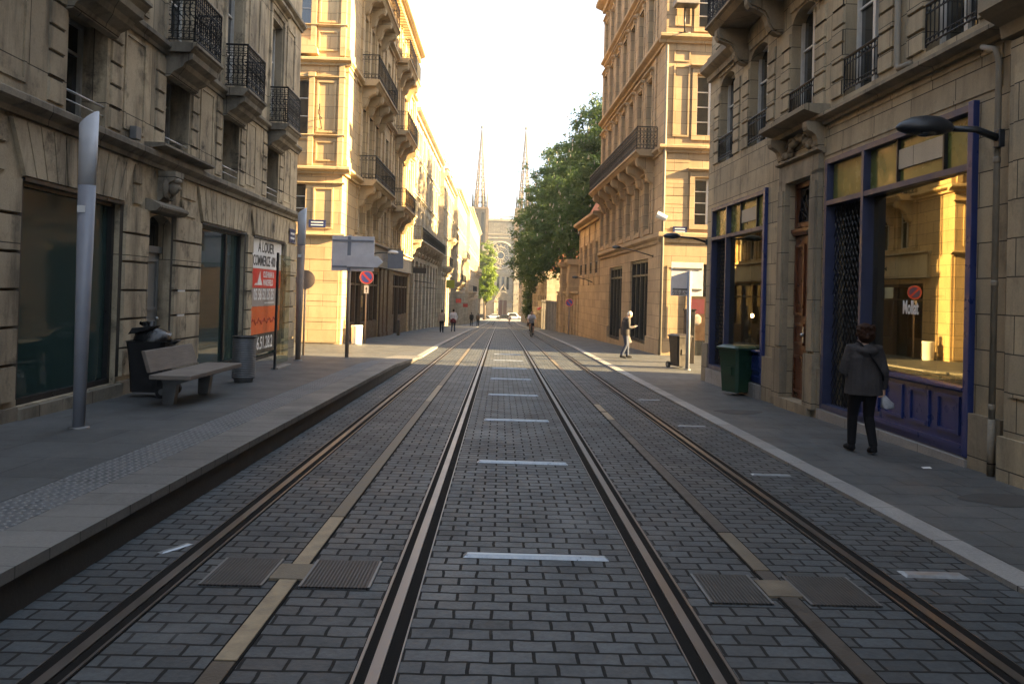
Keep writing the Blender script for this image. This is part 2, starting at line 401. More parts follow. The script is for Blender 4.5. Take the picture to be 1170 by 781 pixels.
def ribbed(name):
    t = NT(name); co = t.coord()
    w = t.node('ShaderNodeTexWave', wave_type='BANDS', bands_direction='X'); t.l.new(co, w.inputs['Vector']); w.inputs['Scale'].default_value = 14; w.inputs['Distortion'].default_value = .2
    n = t.noise(co, 6, 6)
    col = t.mix(t.ramp(n, [(.3, 0.), (.7, 1.)]), (.036, .035, .035), (.062, .058, .055))
    col = t.mix(.6, col, t.ramp(w.outputs['Fac'], [(.2, .55), (.8, 1.3)]), 'MULTIPLY')
    return t.base(col, .55, .5, t.bump(w.outputs['Fac'], .6, .006), .4)
M['ribbed'] = ribbed('ribbed_cover_plate')

# ================================================================== GROUND, ROAD, PAVEMENTS
def ys_range(y0, y1):
    out = [y0]; y = y0
    while y < y1 - 1e-6:
        step = 2.5 if y < 60 else 6 if y < 200 else 40
        y = min(y1, y + step); out.append(y)
    ex = [k[0] for k in KN if y0 < k[0] < y1] + [v for v in (19.5, 26.5) if y0 < v < y1]
    return sorted(set(round(v, 4) for v in out + ex))
def sheet(name, xl, xr, h, y0, y1, mat, drop=.35, parent=None, zoff=0, kind='structure'):
    f = lambda v: v if callable(v) else (lambda y, v=v: v)
    xl, xr, h = f(xl), f(xr), f(h)
    ys = ys_range(y0, y1); mb = MB(); vs = []; fs = []
    for y in ys:
        z = gz(y) + h(y) + zoff
        vs += [(xl(y), y, z), (xr(y), y, z), (xr(y), y, z - drop), (xl(y), y, z - drop)]
    for i in range(len(ys) - 1):
        a, b = i * 4, i * 4 + 4
        fs += [(a, a + 1, b + 1, b), (a + 1, a + 2, b + 2, b + 1), (a + 3, a, b, b + 3)]
    n = len(vs) - 4
    fs += [(0, 3, 2, 1), (n, n + 1, n + 2, n + 3)]
    mb.add(vs, fs)
    o = mb.build(name, mat, parent)
    if kind: o['kind'] = kind
    return o

def hplat(y):   # height of the raised tram platform over the road, ramping down to the pavement
    return .26 if y < 19.5 else lerp(.26, .045, min(1, (y - 19.5) / 7.0))
sheet('ground', -500, 500, -.03, -80, 900, M['asph'], .2)
sheet('road', -2.66, 3.46, 0, -12, 188, M['setts'])
kxl = lambda y: -2.64 if y < 22 else lerp(-2.64, -2.86, min(1, (y - 22) / 3))
sheet('platform', -15, -3.60, hplat, -12, 26.5, M['pavel'])
sheet('platform_tactile_strip', -3.597, -3.15, hplat, -12, 21.5, M['tact'])
sheet('platform_border', -3.147, -2.95, hplat, -12, 26.5, M['edge'])
sheet('platform_border', -3.597, -3.15, hplat, 21.503, 26.5, M['edge'])
e1 = sheet('platform_edge', -2.947, -2.66, lambda y: hplat(y) + .004, -12, 26.5, M['edge'], .07)
sheet('platform_edge', -2.947, -2.70, lambda y: hplat(y) - .066, -12, 26.5, M['darkstone'], .4)
sheet('pavement', -15, -2.87, .045, 26.503, 57, M['pave'])
sheet('pavement', -12, -2.87, .045, 57.003, 188, M['pave'])
sheet('kerb', -2.867, -2.66, .05, 26.503, 188, M['kerb'])
sheet('kerb', 3.463, 3.70, .035, -12, 188, M['kerb'])
sheet('pavement', 3.703, 16, .03, -12, 188, M['pave'])
sheet('side_street', -70, -15.003, .03, 10, 45, M['asph'])
sheet('side_street', 16.003, 90, .02, 10, 45, M['asph'])
sheet('cross_road', -60, 60, .01, 188.003, 194, M['asph'])
sheet('plaza', -60, 60, .06, 194.003, 330, M['plaza'])

# studs of the tactile strip: real bumps
mb = MB()
y = 2.0
row = 0
while y < 21.4:
    h = gz(y) + hplat(y)
    for k in range(7):
        x = -3.57 + k * .0655 + (.012 if row % 2 else 0)
        r = .016
        mb.add([(x - r, y - r, h - .002), (x + r, y - r, h - .002), (x + r, y + r, h - .002), (x - r, y + r, h - .002),
                (x - r * .5, y - r * .5, h + .006), (x + r * .5, y - r * .5, h + .006), (x + r * .5, y + r * .5, h + .006), (x - r * .5, y + r * .5, h + .006)],
               [(4, 5, 6, 7), (0, 1, 5, 4), (1, 2, 6, 5), (2, 3, 7, 6), (3, 0, 4, 7)])
    y += .0655; row += 1
tag(mb.build('tactile_studs', M['stud'], fix=False), kind='stuff')

# --- tram tracks: rails, sealing bands, power strip, cover plates
def profile_run(mb, x0, x1, h0, h1, y0, y1):
    ys = ys_range(y0, y1)
    vs = []; fs = []
    for y in ys:
        z = gz(y)
        vs += [(x0, y, z + h0), (x1, y, z + h0), (x1, y, z + h1), (x0, y, z + h1)]
    for i in range(len(ys) - 1):
        a = i * 4; b = a + 4
        fs += [(a, a + 1, b + 1, b), (a + 1, a + 2, b + 2, b + 1), (a + 2, a + 3, b + 3, b + 2), (a + 3, a, b, b + 3)]
    fs += [(0, 3, 2, 1), (len(vs) - 4, len(vs) - 3, len(vs) - 2, len(vs) - 1)]
    mb.add(vs, fs)
def track(xl, xr, label, ph):
    t = thing('tram_track', label, 'tram track', (0, 0, 0), 0, 'tram tracks along the street')
    xc = (xl + xr) / 2
    for x, inn in ((xl, 1), (xr, -1)):
        s = MB(); profile_run(s, x - .105, x + .105, -.02, .005, -11, 187); 
        rs = s.build('sealing_band', M['railside'], t)
        r = MB()
        profile_run(r, x - .029, x + .029, -.01, .016, -11, 187)                          # head
        a, b = sorted((x + inn * .082, x + inn * .098)); profile_run(r, a, b, -.01, .0115, -11, 187)   # guard lip
        a, b = sorted((x - inn * .098, x - inn * .106)); profile_run(r, a, b, -.01, .0085, -11, 187)   # seal edge
        r.build('rail', M['rail'], t)
    g = MB(); profile_run(g, xc - .070, xc + .070, -.02, .005, -11, 187); g.build('strip_bed', M['railside'], t)
    runs = [(-8, 3.76, 'apsg'), (3.78, 6.34, 'apsb'), (6.36, 14.2, 'apsm'), (14.22, 17.1, 'apsb'), (17.12, 25, 'apsm'), (25.02, 28, 'apsm'), (28.02, 36, 'apsm'), (36.02, 39, 'apsb'), (39.02, 62, 'apsm'), (62.02, 120, 'apsm')] if ph < .5 else \
        [(-8, 2.9, 'apsg'), (2.92, 5.25, 'apsd'), (5.27, 6.15, 'apsm'), (6.17, 12.4, 'apsd'), (12.42, 13.3, 'apsb'), (13.4, 14.4, 'apsb'), (14.42, 24, 'apsd'), (24.02, 27, 'apsm'), (27.02, 60, 'apsd'), (60.02, 120, 'apsd')]
    for y0, y1, mm in runs:
        s = MB(); profile_run(s, xc - .055, xc + .055, -.01, .011, y0, y1); s.build('power_strip', M[mm], t)
    # cover boxes either side of the strip
    yb = 4.77 if ph < .5 else 4.66
    for x0, x1, mm in ((xc - .52, xc - .14, 'ribbed'), (xc + .10, xc + .53, 'ribbed')):
        s = MB(); s.add([(x0, yb, gz(yb) + .012), (x1, yb, gz(yb) + .012), (x1, yb + .5, gz(yb + .5) + .012), (x0, yb + .5, gz(yb + .5) + .012),
                         (x0, yb, gz(yb) - .02), (x1, yb, gz(yb) - .02), (x1, yb + .5, gz(yb + .5) - .02), (x0, yb + .5, gz(yb + .5) - .02)],
                        [(0, 1, 2, 3), (0, 4, 5, 1), (1, 5, 6, 2), (2, 6, 7, 3), (3, 7, 4, 0)])
        s.build('cover_plate', M[mm], t)
        for xx in (x0, x1):
            q = MB(); profile_run(q, xx - .008, xx + .008, -.01, .014, yb, yb + .5); q.build('cover_edge', M['zinc'], t)
    s = MB(); profile_run(s, xc - .125, xc + .095, -.01, .0155, yb + .12, yb + .4); s.build('cover_bridge', M['apsm'], t)
    return t
track(-2.05, -.555, 'grooved tram track with worn yellow power strip, running beside the raised platform', 0)
track(1.10, 2.615, 'grooved tram track with dull brown power strip, running beside the pale flush kerb', 2.3)

# --- metal marker bars across the paving between the tracks
ORD = ['nearest', 'second nearest', 'third nearest', 'fourth nearest', 'fifth nearest', 'sixth nearest', 'seventh nearest', 'eighth nearest']
def bar_mesh(w, d, h):
    mb = MB(); e = .03
    mb.add([(-w, -d, 0), (w, -d, 0), (w, d, 0), (-w, d, 0), (-w + e, -d * .5, h), (w - e, -d * .5, h), (w - e, d * .5, h), (-w + e, d * .5, h)],
           [(4, 5, 6, 7), (0, 1, 5, 4), (1, 2, 6, 5), (2, 3, 7, 6), (3, 0, 4, 7)])
    return mb
b0 = bar_mesh(.52, .036, .024).build('marker_bar', M['plate'])
for i in range(8):
    o = b0 if i == 0 else b0.copy()
    if i: COL.objects.link(o)
    y = [5.45, 8.76, 12.07, 15.58, 19.1, 22.5, 25.9, 29.3][i]
    o.location = (.30, y, gz(y) - .001); o.rotation_euler = (-.02, 0, R(-.6 - .5 * (i % 2)))
    tag(o, 'raised metal bar across the setts between the two tracks, %s of eight' % ORD[i], 'marker bar', 'metal bars set across the paving between the tracks')
p0 = bar_mesh(.22, .07, .010).build('drain_plate', M['plate'])
for i, y in enumerate((5.28, 8.46, 11.97, 15.4)):
    o = p0 if i == 0 else p0.copy()
    if i: COL.objects.link(o)
    o.location = (3.06, y, gz(y)); o.rotation_euler = (-.02, 0, R(-1)); o.scale = (1, 1 if i == 0 else .55, 1)
    tag(o, ['wide bright metal plate in the setts beside the pale kerb, nearest of the row', 'thin metal plate beside the kerb level with the walking woman', 'thin metal plate beside the kerb just past the walking woman',
            'thin metal plate beside the kerb level with the green wheeled bin'][i], 'drain plate', 'metal plates between rail and kerb')
q = bar_mesh(.13, .03, .008).build('drain_plate', M['plate'], None); q.location = (-2.27, 5.47, gz(5.47)); q.rotation_euler = (-.02, 0, R(60))
tag(q, 'small slanted metal plate in the setts under the platform edge', 'drain plate')
for i, (x, y, s) in enumerate(((4.95, 7.4, .30), (4.3, 13.6, .34))):
    mb = MB(); vs = [(s * 1.25 * math.cos(a) * (1 + .2 * math.sin(3 * a + i)), s * .9 * math.sin(a), .0345) for a in [2 * PI * k / 24 for k in range(24)]]
    mb.add(vs, [tuple(range(24))]); o = mb.build('tar_patch', M['darkstone']); o.location = (x, y, gz(y)); o.rotation_euler = (-.02, 0, .2)
    tag(o, ['dark worn patch on the right pavement, nearer than the walking woman', 'dark worn patch on the pavement beside the green wheeled bin'][i], 'stain')
mb = MB(); mb.add([(-.05, -.03, 0), (.05, -.035, .004), (.06, .03, .012), (-.04, .04, .003)], [(0, 1, 2, 3)])
o = mb.build('litter_scrap', M['white']); o.location = (5.05, 8.9, gz(8.9) + .035); tag(o, 'small white paper scrap lying near the woman on the pavement', 'litter')

# ================================================================== ARCHITECTURE KIT
def LEFT(a, b, c): return (b, a, c)
def RIGHT(a, b, c): return (-b, a, c)
def END(y0):                       # wall facing the camera (-Y): a runs along X, b towards the camera
    return lambda a, b, c: (a, y0 - b, c)

def wall(mb, u0, u1, z0, z1, ops, depth=.32):
    """flat wall with rectangular holes (u0,u1,z0,z1) and their reveals"""
    us = sorted(set([u0, u1] + [v for o in ops for v in o[:2]])); zs = sorted(set([z0, z1] + [v for o in ops for v in o[2:4]]))
    us = [v for v in us if u0 <= v <= u1]; zs = [v for v in zs if z0 <= v <= z1]
    op = lambda a, c: any(o[0] < a < o[1] and o[2] < c < o[3] for o in ops)
    for i in range(len(us) - 1):
        j = 0
        while j < len(zs) - 1:
            a = (us[i] + us[i + 1]) / 2
            if op(a, (zs[j] + zs[j + 1]) / 2): j += 1; continue
            k = j
            while k < len(zs) - 1 and not op(a, (zs[k] + zs[k + 1]) / 2): k += 1
            mb.quad((us[i], 0, zs[j]), (us[i + 1], 0, zs[j]), (us[i + 1], 0, zs[k]), (us[i], 0, zs[k])); j = k
    for a0, a1, c0, c1 in [o[:4] for o in ops]:
        d = -depth
        mb.quad((a0, 0, c0), (a0, 0, c1), (a0, d, c1), (a0, d, c0)); mb.quad((a1, 0, c0), (a1, d, c0), (a1, d, c1), (a1, 0, c1))
        mb.quad((a0, 0, c1), (a1, 0, c1), (a1, d, c1), (a0, d, c1)); mb.quad((a0, 0, c0), (a0, d, c0), (a1, d, c0), (a1, 0, c0))
def arch_fill(mb, o, rise, depth=.3, n=10):
    """fills the top corners of a rectangular hole so that it reads as an arch"""
    a0, a1, _, c1 = o[:4]; w = (a1 - a0) / 2; m = (a0 + a1) / 2
    arc = [(m + w * math.cos(PI * k / n), c1 - rise + rise * math.sin(PI * k / n)) for k in range(n + 1)]
    for k in range(n):
        p, q = arc[k], arc[k + 1]
        mb.add([(p[0], -.003, p[1]), (q[0], -.003, q[1]), (q[0], -.003, c1), (p[0], -.003, c1),
                (p[0], -depth, p[1]), (q[0], -depth, q[1])], [(0, 1, 2, 3), (0, 4, 5, 1)])
def core(mb, u0, u1, z0, z1, n0, n1):
    mb.box(u0, u1, n0, n1, z0, z1)
def rust(mb, u0, u1, z0, z1, ch, ops, proud=.03, gap=.022, vj=None):
    """projecting masonry courses with recessed joints, keeping clear of the holes"""
    n = max(1, round((z1 - z0) / ch)); ch = (z1 - z0) / n
    for i in range(n):
        a, b = z0 + i * ch + gap / 2, z0 + (i + 1) * ch - gap / 2
        cuts = sorted((o[0], o[1]) for o in ops if o[2] < b and o[3] > a)
        x = u0; segs = []
        for c0, c1 in cuts:
            if c0 > x: segs.append((x, c0))
            x = max(x, c1)
        if x < u1: segs.append((x, u1))
        for s0, s1 in segs:
            if s1 - s0 < .03: continue
            m = max(1, round((s1 - s0) / vj)) if vj else 1
            for k in range(m):
                p, q = lerp(s0, s1, k / m), lerp(s0, s1, (k + 1) / m)
                e = gap / 2 if m > 1 else 0
                p += e if k else .0; q -= e if k < m - 1 else .0
                bv = .010
                mb.add([(p, 0, a), (q, 0, a), (q, 0, b), (p, 0, b), (p + bv, proud, a + bv), (q - bv, proud, a + bv), (q - bv, proud, b - bv), (p + bv, proud, b - bv)],
                       [(4, 5, 6, 7), (0, 1, 5, 4), (1, 2, 6, 5), (2, 3, 7, 6), (3, 0, 4, 7)])
def voussoirs(mb, u0, u1, z0, z1, n, splay=.35, proud=.03, gap=.02):
    m = (u0 + u1) / 2
    for k in range(n):
        f0, f1 = k / n, (k + 1) / n
        b0, b1 = lerp(u0, u1, f0) + gap / 2, lerp(u0, u1, f1) - gap / 2
        t0, t1 = lerp(u0 - splay, u1 + splay, f0) + gap / 2, lerp(u0 - splay, u1 + splay, f1) - gap / 2
        mb.ext([(b0, z0), (b1, z0), (t1, z1), (t0, z1)], 0, proud)
CORN = lambda z, p, h: [(0, z), (p * .35, z), (p * .4, z + h * .3), (p * .75, z + h * .45), (p, z + h * .6), (p, z + h * .92), (p * .9, z + h), (0, z + h)]
def frame_border(mb, u0, u1, z0, z1, w, p0, p1):
    mb.box(u0, u1, p0, p1, z0, z0 + w); mb.box(u0, u1, p0, p1, z1 - w, z1)
    mb.box(u0, u0 + w, p0, p1, z0 + w, z1 - w); mb.box(u1 - w, u1, p0, p1, z0 + w, z1 - w)
def window(root, m, o, rec=.24, fm='frame', gm='glass', cols=2, rows=3, arch=0):
    u0, u1, z0, z1 = o[:4]; w = .055
    f = MB(m); frame_border(f, u0 + .002, u1 - .002, z0 + .002, z1 - .002, w, -rec, -rec + .07)
    iw = (u1 - u0 - 2 * w)
    for k in range(1, cols): 
        x = u0 + w + iw * k / cols; f.box(x - .04, x + .04, -rec + .002, -rec + .062, z0 + w, z1 - w)
    for k in range(1, rows):
        z = z0 + w + (z1 - z0 - 2 * w) * (k / rows if rows > 2 else .72); f.box(u0 + w, u1 - w, -rec + .006, -rec + .05, z - .018, z + .018)
    wn = f.build('window', M[fm], root)
    g = MB(m); g.box(u0 + .01, u1 - .01, -rec - .02, -rec + .012, z0 + .01, z1 - .01); g.build('pane', M[gm], wn)
    return wn
def railing_mb(m, path, z0, z1, sp=.11, rings=True, rad=.009, fancy=False):
    """iron railing along a path of (u,n) corners"""
    mb = MB(m); H = z1 - z0
    for (a, b), (c, d) in zip(path, path[1:]):
        L = math.hypot(c - a, d - b); du, dn = (c - a) / L, (d - b) / L
        for zz, r in ((z1, .022), (z0 + .06, .013), (z0 + H * .80, .010), (z0 + H * .22, .010)):
            mb.tube([(a, b, zz), (c, d, zz)], r, 6, False)
        n = max(1, round(L / sp))
        for k in range(n + 1):
            x, y = a + du * L * k / n, b + dn * L * k / n
            mb.tube([(x, y, z0 + (.02 if k in (0, n) else .06)), (x, y, z1)], rad * (1.6 if k in (0, n) else 1), 5, False)
            if rings and k < n:
                x2, y2 = a + du * L * (k + .5) / n, b + dn * L * (k + .5) / n; rr = min(L / n, H * .2) * .45
                for zz in ([z0 + H * .89, z0 + H * .14] + ([z0 + H * .38, z0 + H * .56, z0 + H * .70] if fancy else [])):
                    mb.tube([(x2 + du * rr * math.cos(t), y2 + dn * rr * math.cos(t), zz + rr * math.sin(t)) for t in [2 * PI * q / 8 for q in range(8)]], rad * .7, 4, False, True)
                if fancy:
                    mb.tube([(x2 + du * rr * 1.6 * math.sin(t * 2 * PI), y2 + dn * rr * 1.6 * math.sin(t * 2 * PI), z0 + H * (.24 + .54 * t)) for t in [q / 10 for q in range(11)]], rad * .8, 4, False)
    return mb
def console_profile(z, p, h): # scroll bracket below a slab whose underside is at z
    pts = [(0, z), (p, z), (p, z - h * .18), (p * .93, z - h * .30), (p * .72, z - h * .36), (p * .52, z - h * .46), (p * .42, z - h * .62), (p * .40, z - h * .74), (p * .30, z - h * .90), (p * .12, z - h), (0, z - h)]
    return pts
def balcony(root, m, u0, u1, z, proj, mat, h=.18, rh=.95, cons=(), cw=.28, ch=.7, sp=.11, fancy=False, rings=True):
    s = MB(m); s.mould(u0 - .04, u1 + .04, [(0, z - h), (proj * .8, z - h), (proj * .9, z - h * .6), (proj * .92, z - h * .45), (proj, z - h * .35), (proj, z - .01), (0, z)])
    b = s.build('balcony', M[mat], root)
    railing_mb(m, [(u0 + .02, 0.02), (u0 + .02, proj - .06), (u1 - .02, proj - .06), (u1 - .02, .02)], z, z + rh, sp, rings, .010, fancy).build('railing', M['iron'], b)
    for c in cons:
        k = MB(m); k.mould(c - cw / 2, c + cw / 2, console_profile(z - h - .004, proj * .82, ch))
        k.mould(c - cw / 2 + .06, c + cw / 2 - .06, [(b_ * 1.04 + .012, z_ - .012) if b_ > 0 else (0, z_ - .012) for b_, z_ in console_profile(z - h - .03, proj * .80, ch)])
        k.build('console', M[mat], b)
    return b
def guard(root, m, o, h=.62, n=.02, sp=.1):
    railing_mb(m, [(o[0] + .02, n), (o[1] - .02, n)], o[2] + .03, o[2] + h, sp, True, .009).build('window_guard', M['iron'], root)
def lamp_on_arm(name, label, base, head, arm_z, mat_head='lampblk', s=1.0, group=None):
    """street lamp: wall bracket at base, arm, flattened oval head at the end"""
    t = thing(name, label, 'street lamp', base, 0, group)
    v = Vector(head) - Vector(base)
    d = Vector((v.x, v.y, 0)).normalized()
    a = MB(); mid = Vector((0, 0, arm_z)); end = v - d * .1 * s
    a.tube([mid * .0, end * .5 + Vector((0, 0, .05 * s)), end], [.045 * s, .038 * s, .033 * s], 10); a.build('arm', M['lampblk'], t)
    p = MB(); p.box(-.035 * s, .035 * s, -.05 * s, .05 * s, -.10 * s, .10 * s); p.build('wall_plate', M['lampblk'], t, .01)
    h = MB(); n = 14; L = .62 * s
    rings = []
    side = Vector((-d.y, d.x, 0)); vs = []; fs = []
    prof = [(0, .05, .05), (.08, .10, .09), (.25, .15, .135), (.5, .17, .145), (.75, .14, .12), (.93, .07, .065), (1, .015, .012)]
    for q, rw, rh in prof:
        c = v + d * (q * L - .1 * s)
        for k in range(n):
            al = 2 * PI * k / n; zz = math.sin(al) * rh * s
            if zz < 0: zz *= .55
            vs.append(c + side * math.cos(al) * rw * s + Vector((0, 0, zz)))
    for i in range(len(prof) - 1):
        for k in range(n): fs.append((i * n + k, i * n + (k + 1) % n, (i + 1) * n + (k + 1) % n, (i + 1) * n + k))
    fs += [tuple(range(n)), tuple((len(prof) - 1) * n + k for k in range(n))]
    h.add(vs, fs, True); hd = h.build('lamp_head', M[mat_head], t)
    g = MB(); c = v + d * (.45 * L - .1 * s); g.ball((c.x, c.y, c.z - .045 * s), (.12 * s, .12 * s, .05 * s), 12, 6); g.build('lens', M['glassb'], hd)
    return t

# ================================================================== LEFT NEAR BUILDING (weathered, shops with rusticated courses)
ANG = .0253
def near_left():
    t = thing('stone_building', 'weathered grey-brown stone building on the left with three small balconies and dark shop windows', 'building', (-5.6, 0, 0), ANG)
    m = LEFT; U0, U1, H = -16, 22.75, 13.2
    shops = [(9.32, 11.8, .22, 3.0), (15.2, 17.95, .0, 3.0), (18.6, 21.5, -.12, 3.0), (2.6, 5.6, .3, 3.0), (-4.5, -1.0, .4, 3.0)]
    door = (12.82, 13.74, -.1, 2.95)
    cu = [10.72, 13.87, 16.79, 20.15, 7.5, 4.2, .9, -2.4]
    f1 = [(c - .53, c + .53, 3.98, 5.50) for c in cu]; f2 = [(c - .53, c + .53, 5.97, 8.75) for c in cu]; f3 = [(c - .53, c + .53, 9.75, 11.9) for c in cu]
    ops = shops + [door]
    w = MB(m); wall(w, U0, U1, -1.2, H, ops + f1 + f2 + f3, .46); core(w, U0 + .02, U1 - .02, -1.2, H, -.52, -10)
    w.quad((U1, 0, -1.2), (U1, -10, -1.2), (U1, -10, H), (U1, 0, H)); w.quad((U0, 0, -1.2), (U0, -10, -1.2), (U0, -10, H), (U0, 0, H))
    arch_fill(w, door, .16, .3)
    g = [(o[0] - .10, o[1] + .10, o[2] - .5, o[3] + .75) for o in shops] + [(door[0] - .08, door[1] + .08, -1, 3.7)]
    g2 = [(o[0] - .10, o[1] + .10, o[2] - .5, o[3] + .03) for o in shops] + [(door[0] - .08, door[1] + .08, -1, 3.7)]
    rust(w, U0, U1, .30, 3.0, .45, g2, .055, .024, 3.3)
    rust(w, U0, U1, 3.02, 3.68, .34, [(o[0] - .4, o[1] + .4, 2.9, 3.8) for o in shops] + [(door[0] - .35, door[1] + .35, 2, 3.8)], .035, .026, 3.3)
    for o in shops: voussoirs(w, o[0] - .05, o[1] + .05, 3.03, 3.68, 11, .3, .055, .026)
    # first-floor block columns between the windows, raised panels above
    for c in sorted(cu):
        rust(w, c - .98, c - .62, 4.05, 5.7, .34, [], .03, .03); rust(w, c + .62, c + .98, 4.05, 5.7, .34, [], .03, .03)
        frame_border(w, c + 1.06, c + 1.78, 4.15, 5.65, .05, 0, .02)
        frame_border(w, c - .70, c + .70, 6.0, 9.05, .13, 0, .05); w.mould(c - .8, c + .8, CORN(9.06, .2, .2))
        frame_border(w, c + .98, c + 1.82, 6.1, 7.2, .06, 0, .03); frame_border(w, c + .98, c + 1.82, 7.35, 9.0, .06, 0, .03)
    w.build('wall', M['L1'], t)
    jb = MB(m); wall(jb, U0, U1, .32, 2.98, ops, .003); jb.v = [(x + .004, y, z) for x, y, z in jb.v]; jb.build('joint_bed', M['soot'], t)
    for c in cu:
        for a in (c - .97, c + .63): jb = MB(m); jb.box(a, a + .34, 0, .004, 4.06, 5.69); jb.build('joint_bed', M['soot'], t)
    b = MB(m); b.mould(U0, U1, CORN(3.72, .20, .24)); b.mould(U0, U1, CORN(5.72, .14, .20)); b.mould(U0, U1, CORN(9.35, .16, .22)); b.mould(U0, U1, CORN(12.9, .5, .5))
    b.mould(12.55, 14.9, CORN(3.97, .34, .12))
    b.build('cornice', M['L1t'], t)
    xs = [U0] + sorted(sum([[o[0] - .06, o[1] + .06] for o in ops], [])) + [U1]
    for a, c in zip(xs[::2], xs[1::2]):
        pl = MB(m); pl.box(a, c, -.02, .06, -1.2, .24); pl.build('plinth', M['L1t'], t)
    for o in shops: pl = MB(m); pl.box(o[0] - .06, o[1] + .06, -.2, .10, -1.2, o[2] - .01); pl.build('shop_sill', M['L1t'], t)
    for i, o in enumerate(shops):
        f = MB(m); frame_border(f, o[0] + .003, o[1] - .003, o[2] + .003, o[3] - .003, .075, -.20, -.08)
        if i in (1,): f.box(16.95, 17.05, -.18, -.10, .1, 2.9)
        f.box(o[0] - .04, o[1] + .04, -.10, .045, 2.965, 3.012)
        sf = f.build('shop_window', M['dark'], t)
        q = MB(m); q.box(o[0] + .05, o[1] - .05, -.19, -.15, o[2] + .05, o[3] - .05); q.build('pane', M['glassg'], sf)
    # small door sticker and handle on the big pane
    s = MB(m); s.box(10.93, 11.08, -.15, -.146, 1.52, 1.66); s.build('sticker', M['whitev'], t)
    # house door
    d = MB(m); d.box(door[0] + .002, door[1] - .002, -.27, -.20, -.1, 2.30); frame_border(d, door[0] + .1, door[1] - .1, .3, 1.15, .05, -.2, -.17); frame_border(d, door[0] + .1, door[1] - .1, 1.3, 2.2, .05, -.2, -.17)
    d.box(door[0] + .002, door[1] - .002, -.27, -.15, 2.31, 2.42); dr = d.build('door', M['doorgrey'], t)
    h = MB(m); h.ball((door[1] - .14, -.15, 1.15), .035); h.build('handle', M['steel'], dr)
    q = MB(m); q.box(door[0] + .01, door[1] - .01, -.26, -.22, 2.43, 2.95); q.build('fanlight', M['glass'], dr)
    hd = MB(m); hd.mould(door[0] - .16, door[1] + .16, [(0, 2.96), (.18, 2.98), (.24, 3.04), (.24, 3.08), (.1, 3.16), (0, 3.18)])
    hd.mould(13.10, 13.46, console_profile(3.70, .30, .52)); hd.ball((13.28, .20, 3.44), (.13, .10, .13), 12, 8); hd.ball((13.28, .30, 3.42), (.03, .04, .04), 8, 6); hd.ball((13.28, .24, 3.55), (.15, .09, .07), 10, 6)
    for sgn in (-1, 1): hd.tube([(13.28 + sgn * .12, .12, 3.6), (13.28 + sgn * .2, .14, 3.44), (13.28 + sgn * .15, .13, 3.28), (13.28 + sgn * .05, .15, 3.22)], [.05, .055, .045, .03], 7)
    hd.build('carved_keystone', M['L1t'], t)
    for o, c in zip(f1, cu):
        window(t, m, o, .42, 'frameg', 'glass', 2, 2)
        br = MB(m); br.tube([(o[0], -.03, 4.33), (o[1], -.03, 4.33)], .016, 6); br.tube([(o[0], -.03, 4.2), (o[1], -.03, 4.2)], .010, 6); br.build('window_bar', M['steel'], t)
    for o, c in zip(f2, cu):
        window(t, m, o, .26, 'frame', 'glassb', 2, 3)
        balcony(t, m, c - .66, c + .66, 5.95, .56, 'L1t', .17, .92, (), sp=.10, fancy=c > 9)
        k = MB(m); k.mould(c - .62, c + .62, [(0, 5.36), (.10, 5.38), (.14, 5.46), (.30, 5.54), (.34, 5.62), (.46, 5.68), (.48, 5.775), (0, 5.775)])
        k.build('corbel', M['L1t'], t)
    for o in f3: window(t, m, o, .26, 'frame', 'glassb', 2, 3); guard(t, m, o)
    r = MB(m); r.mould(U0, U1, [(-.2, H), (-1.6, H + 2.0), (-9, H + 2.6), (-9.8, H)]); r.build('roof', M['zinc'], t)
    # notice on the door jamb, junction box
    n = MB(m); n.box(14.02, 14.34, .037, .05, 1.05, 1.72); n.build('notice_board', M['whitev'], t)
    n = MB(m); n.box(11.95, 12.12, .03, .14, 4.02, 4.22); n.build('junction_box', M['zinc'], t, .01)
    return t
near_left()

# letting sign on the shop beside the corner
t = thing('letting_sign', 'tall shop letting poster in white, red, grey and orange bands reading A LOUER', 'sign', (-5.6, 0, 0), ANG)
for nm, z0, z1, mm in (('white_band', 2.22, 2.97, 'whitev'), ('red_band', 1.73, 2.217, 'red'), ('grey_band', 1.26, 1.727, 'greyv'), ('orange_band', .56, 1.257, 'orange'), ('black_band', .05, .557, 'blackv')):
    b = MB(LEFT); b.box(18.68, 21.42, -.06, -.045, z0, z1); b.build(nm, M[mm], t)
rotL = (R(90), 0, R(90))
def ltext(s, size, u, z, mm, sx=1, al='CENTER', bold=.006, n=-.043): return text('lettering', s, size, M[mm], t, (n, u, z), rotL, .004, al, sx, bold)
ltext('À LOUER', .37, 19.95, 2.76, 'blackv', .95); ltext('COMMERCE 400 m²', .37, 20.02, 2.41, 'blackv', .76)
ltext('CUSHMAN &', .22, 19.72, 2.07, 'whitev', .80, 'LEFT'); ltext('WAKEFIELD', .22, 19.72, 1.86, 'whitev', .80, 'LEFT')
ltext('05 56 52 25 25', .40, 19.85, 1.55, 'whitev', .74); ltext('56.51.28.2', .46, 19.95, .30, 'whitev', .85)
b = MB(LEFT); b.box(19.9, 20.8, -.044, -.041, 1.33, 1.36); b.build('small_print', M['whitev'], t)
b = MB(LEFT); b.tube([(18.85 + k * .052, -.0415, .88 + .045 * math.sin(k * 1.9) + .05 * math.sin(k * .7)) for k in range(41)], .013, 5, False); b.build('faint_script', M['rust'], t)
b = MB(LEFT); b.ext([(19.2, 1.80), (19.66, 1.80), (19.5, 1.98), (19.45, 2.16)], -.046, -.041); b.ext([(18.95, 1.80), (19.2, 1.80), (19.15, 1.86)], -.046, -.041); b.build('emblem', M['whitev'], t)

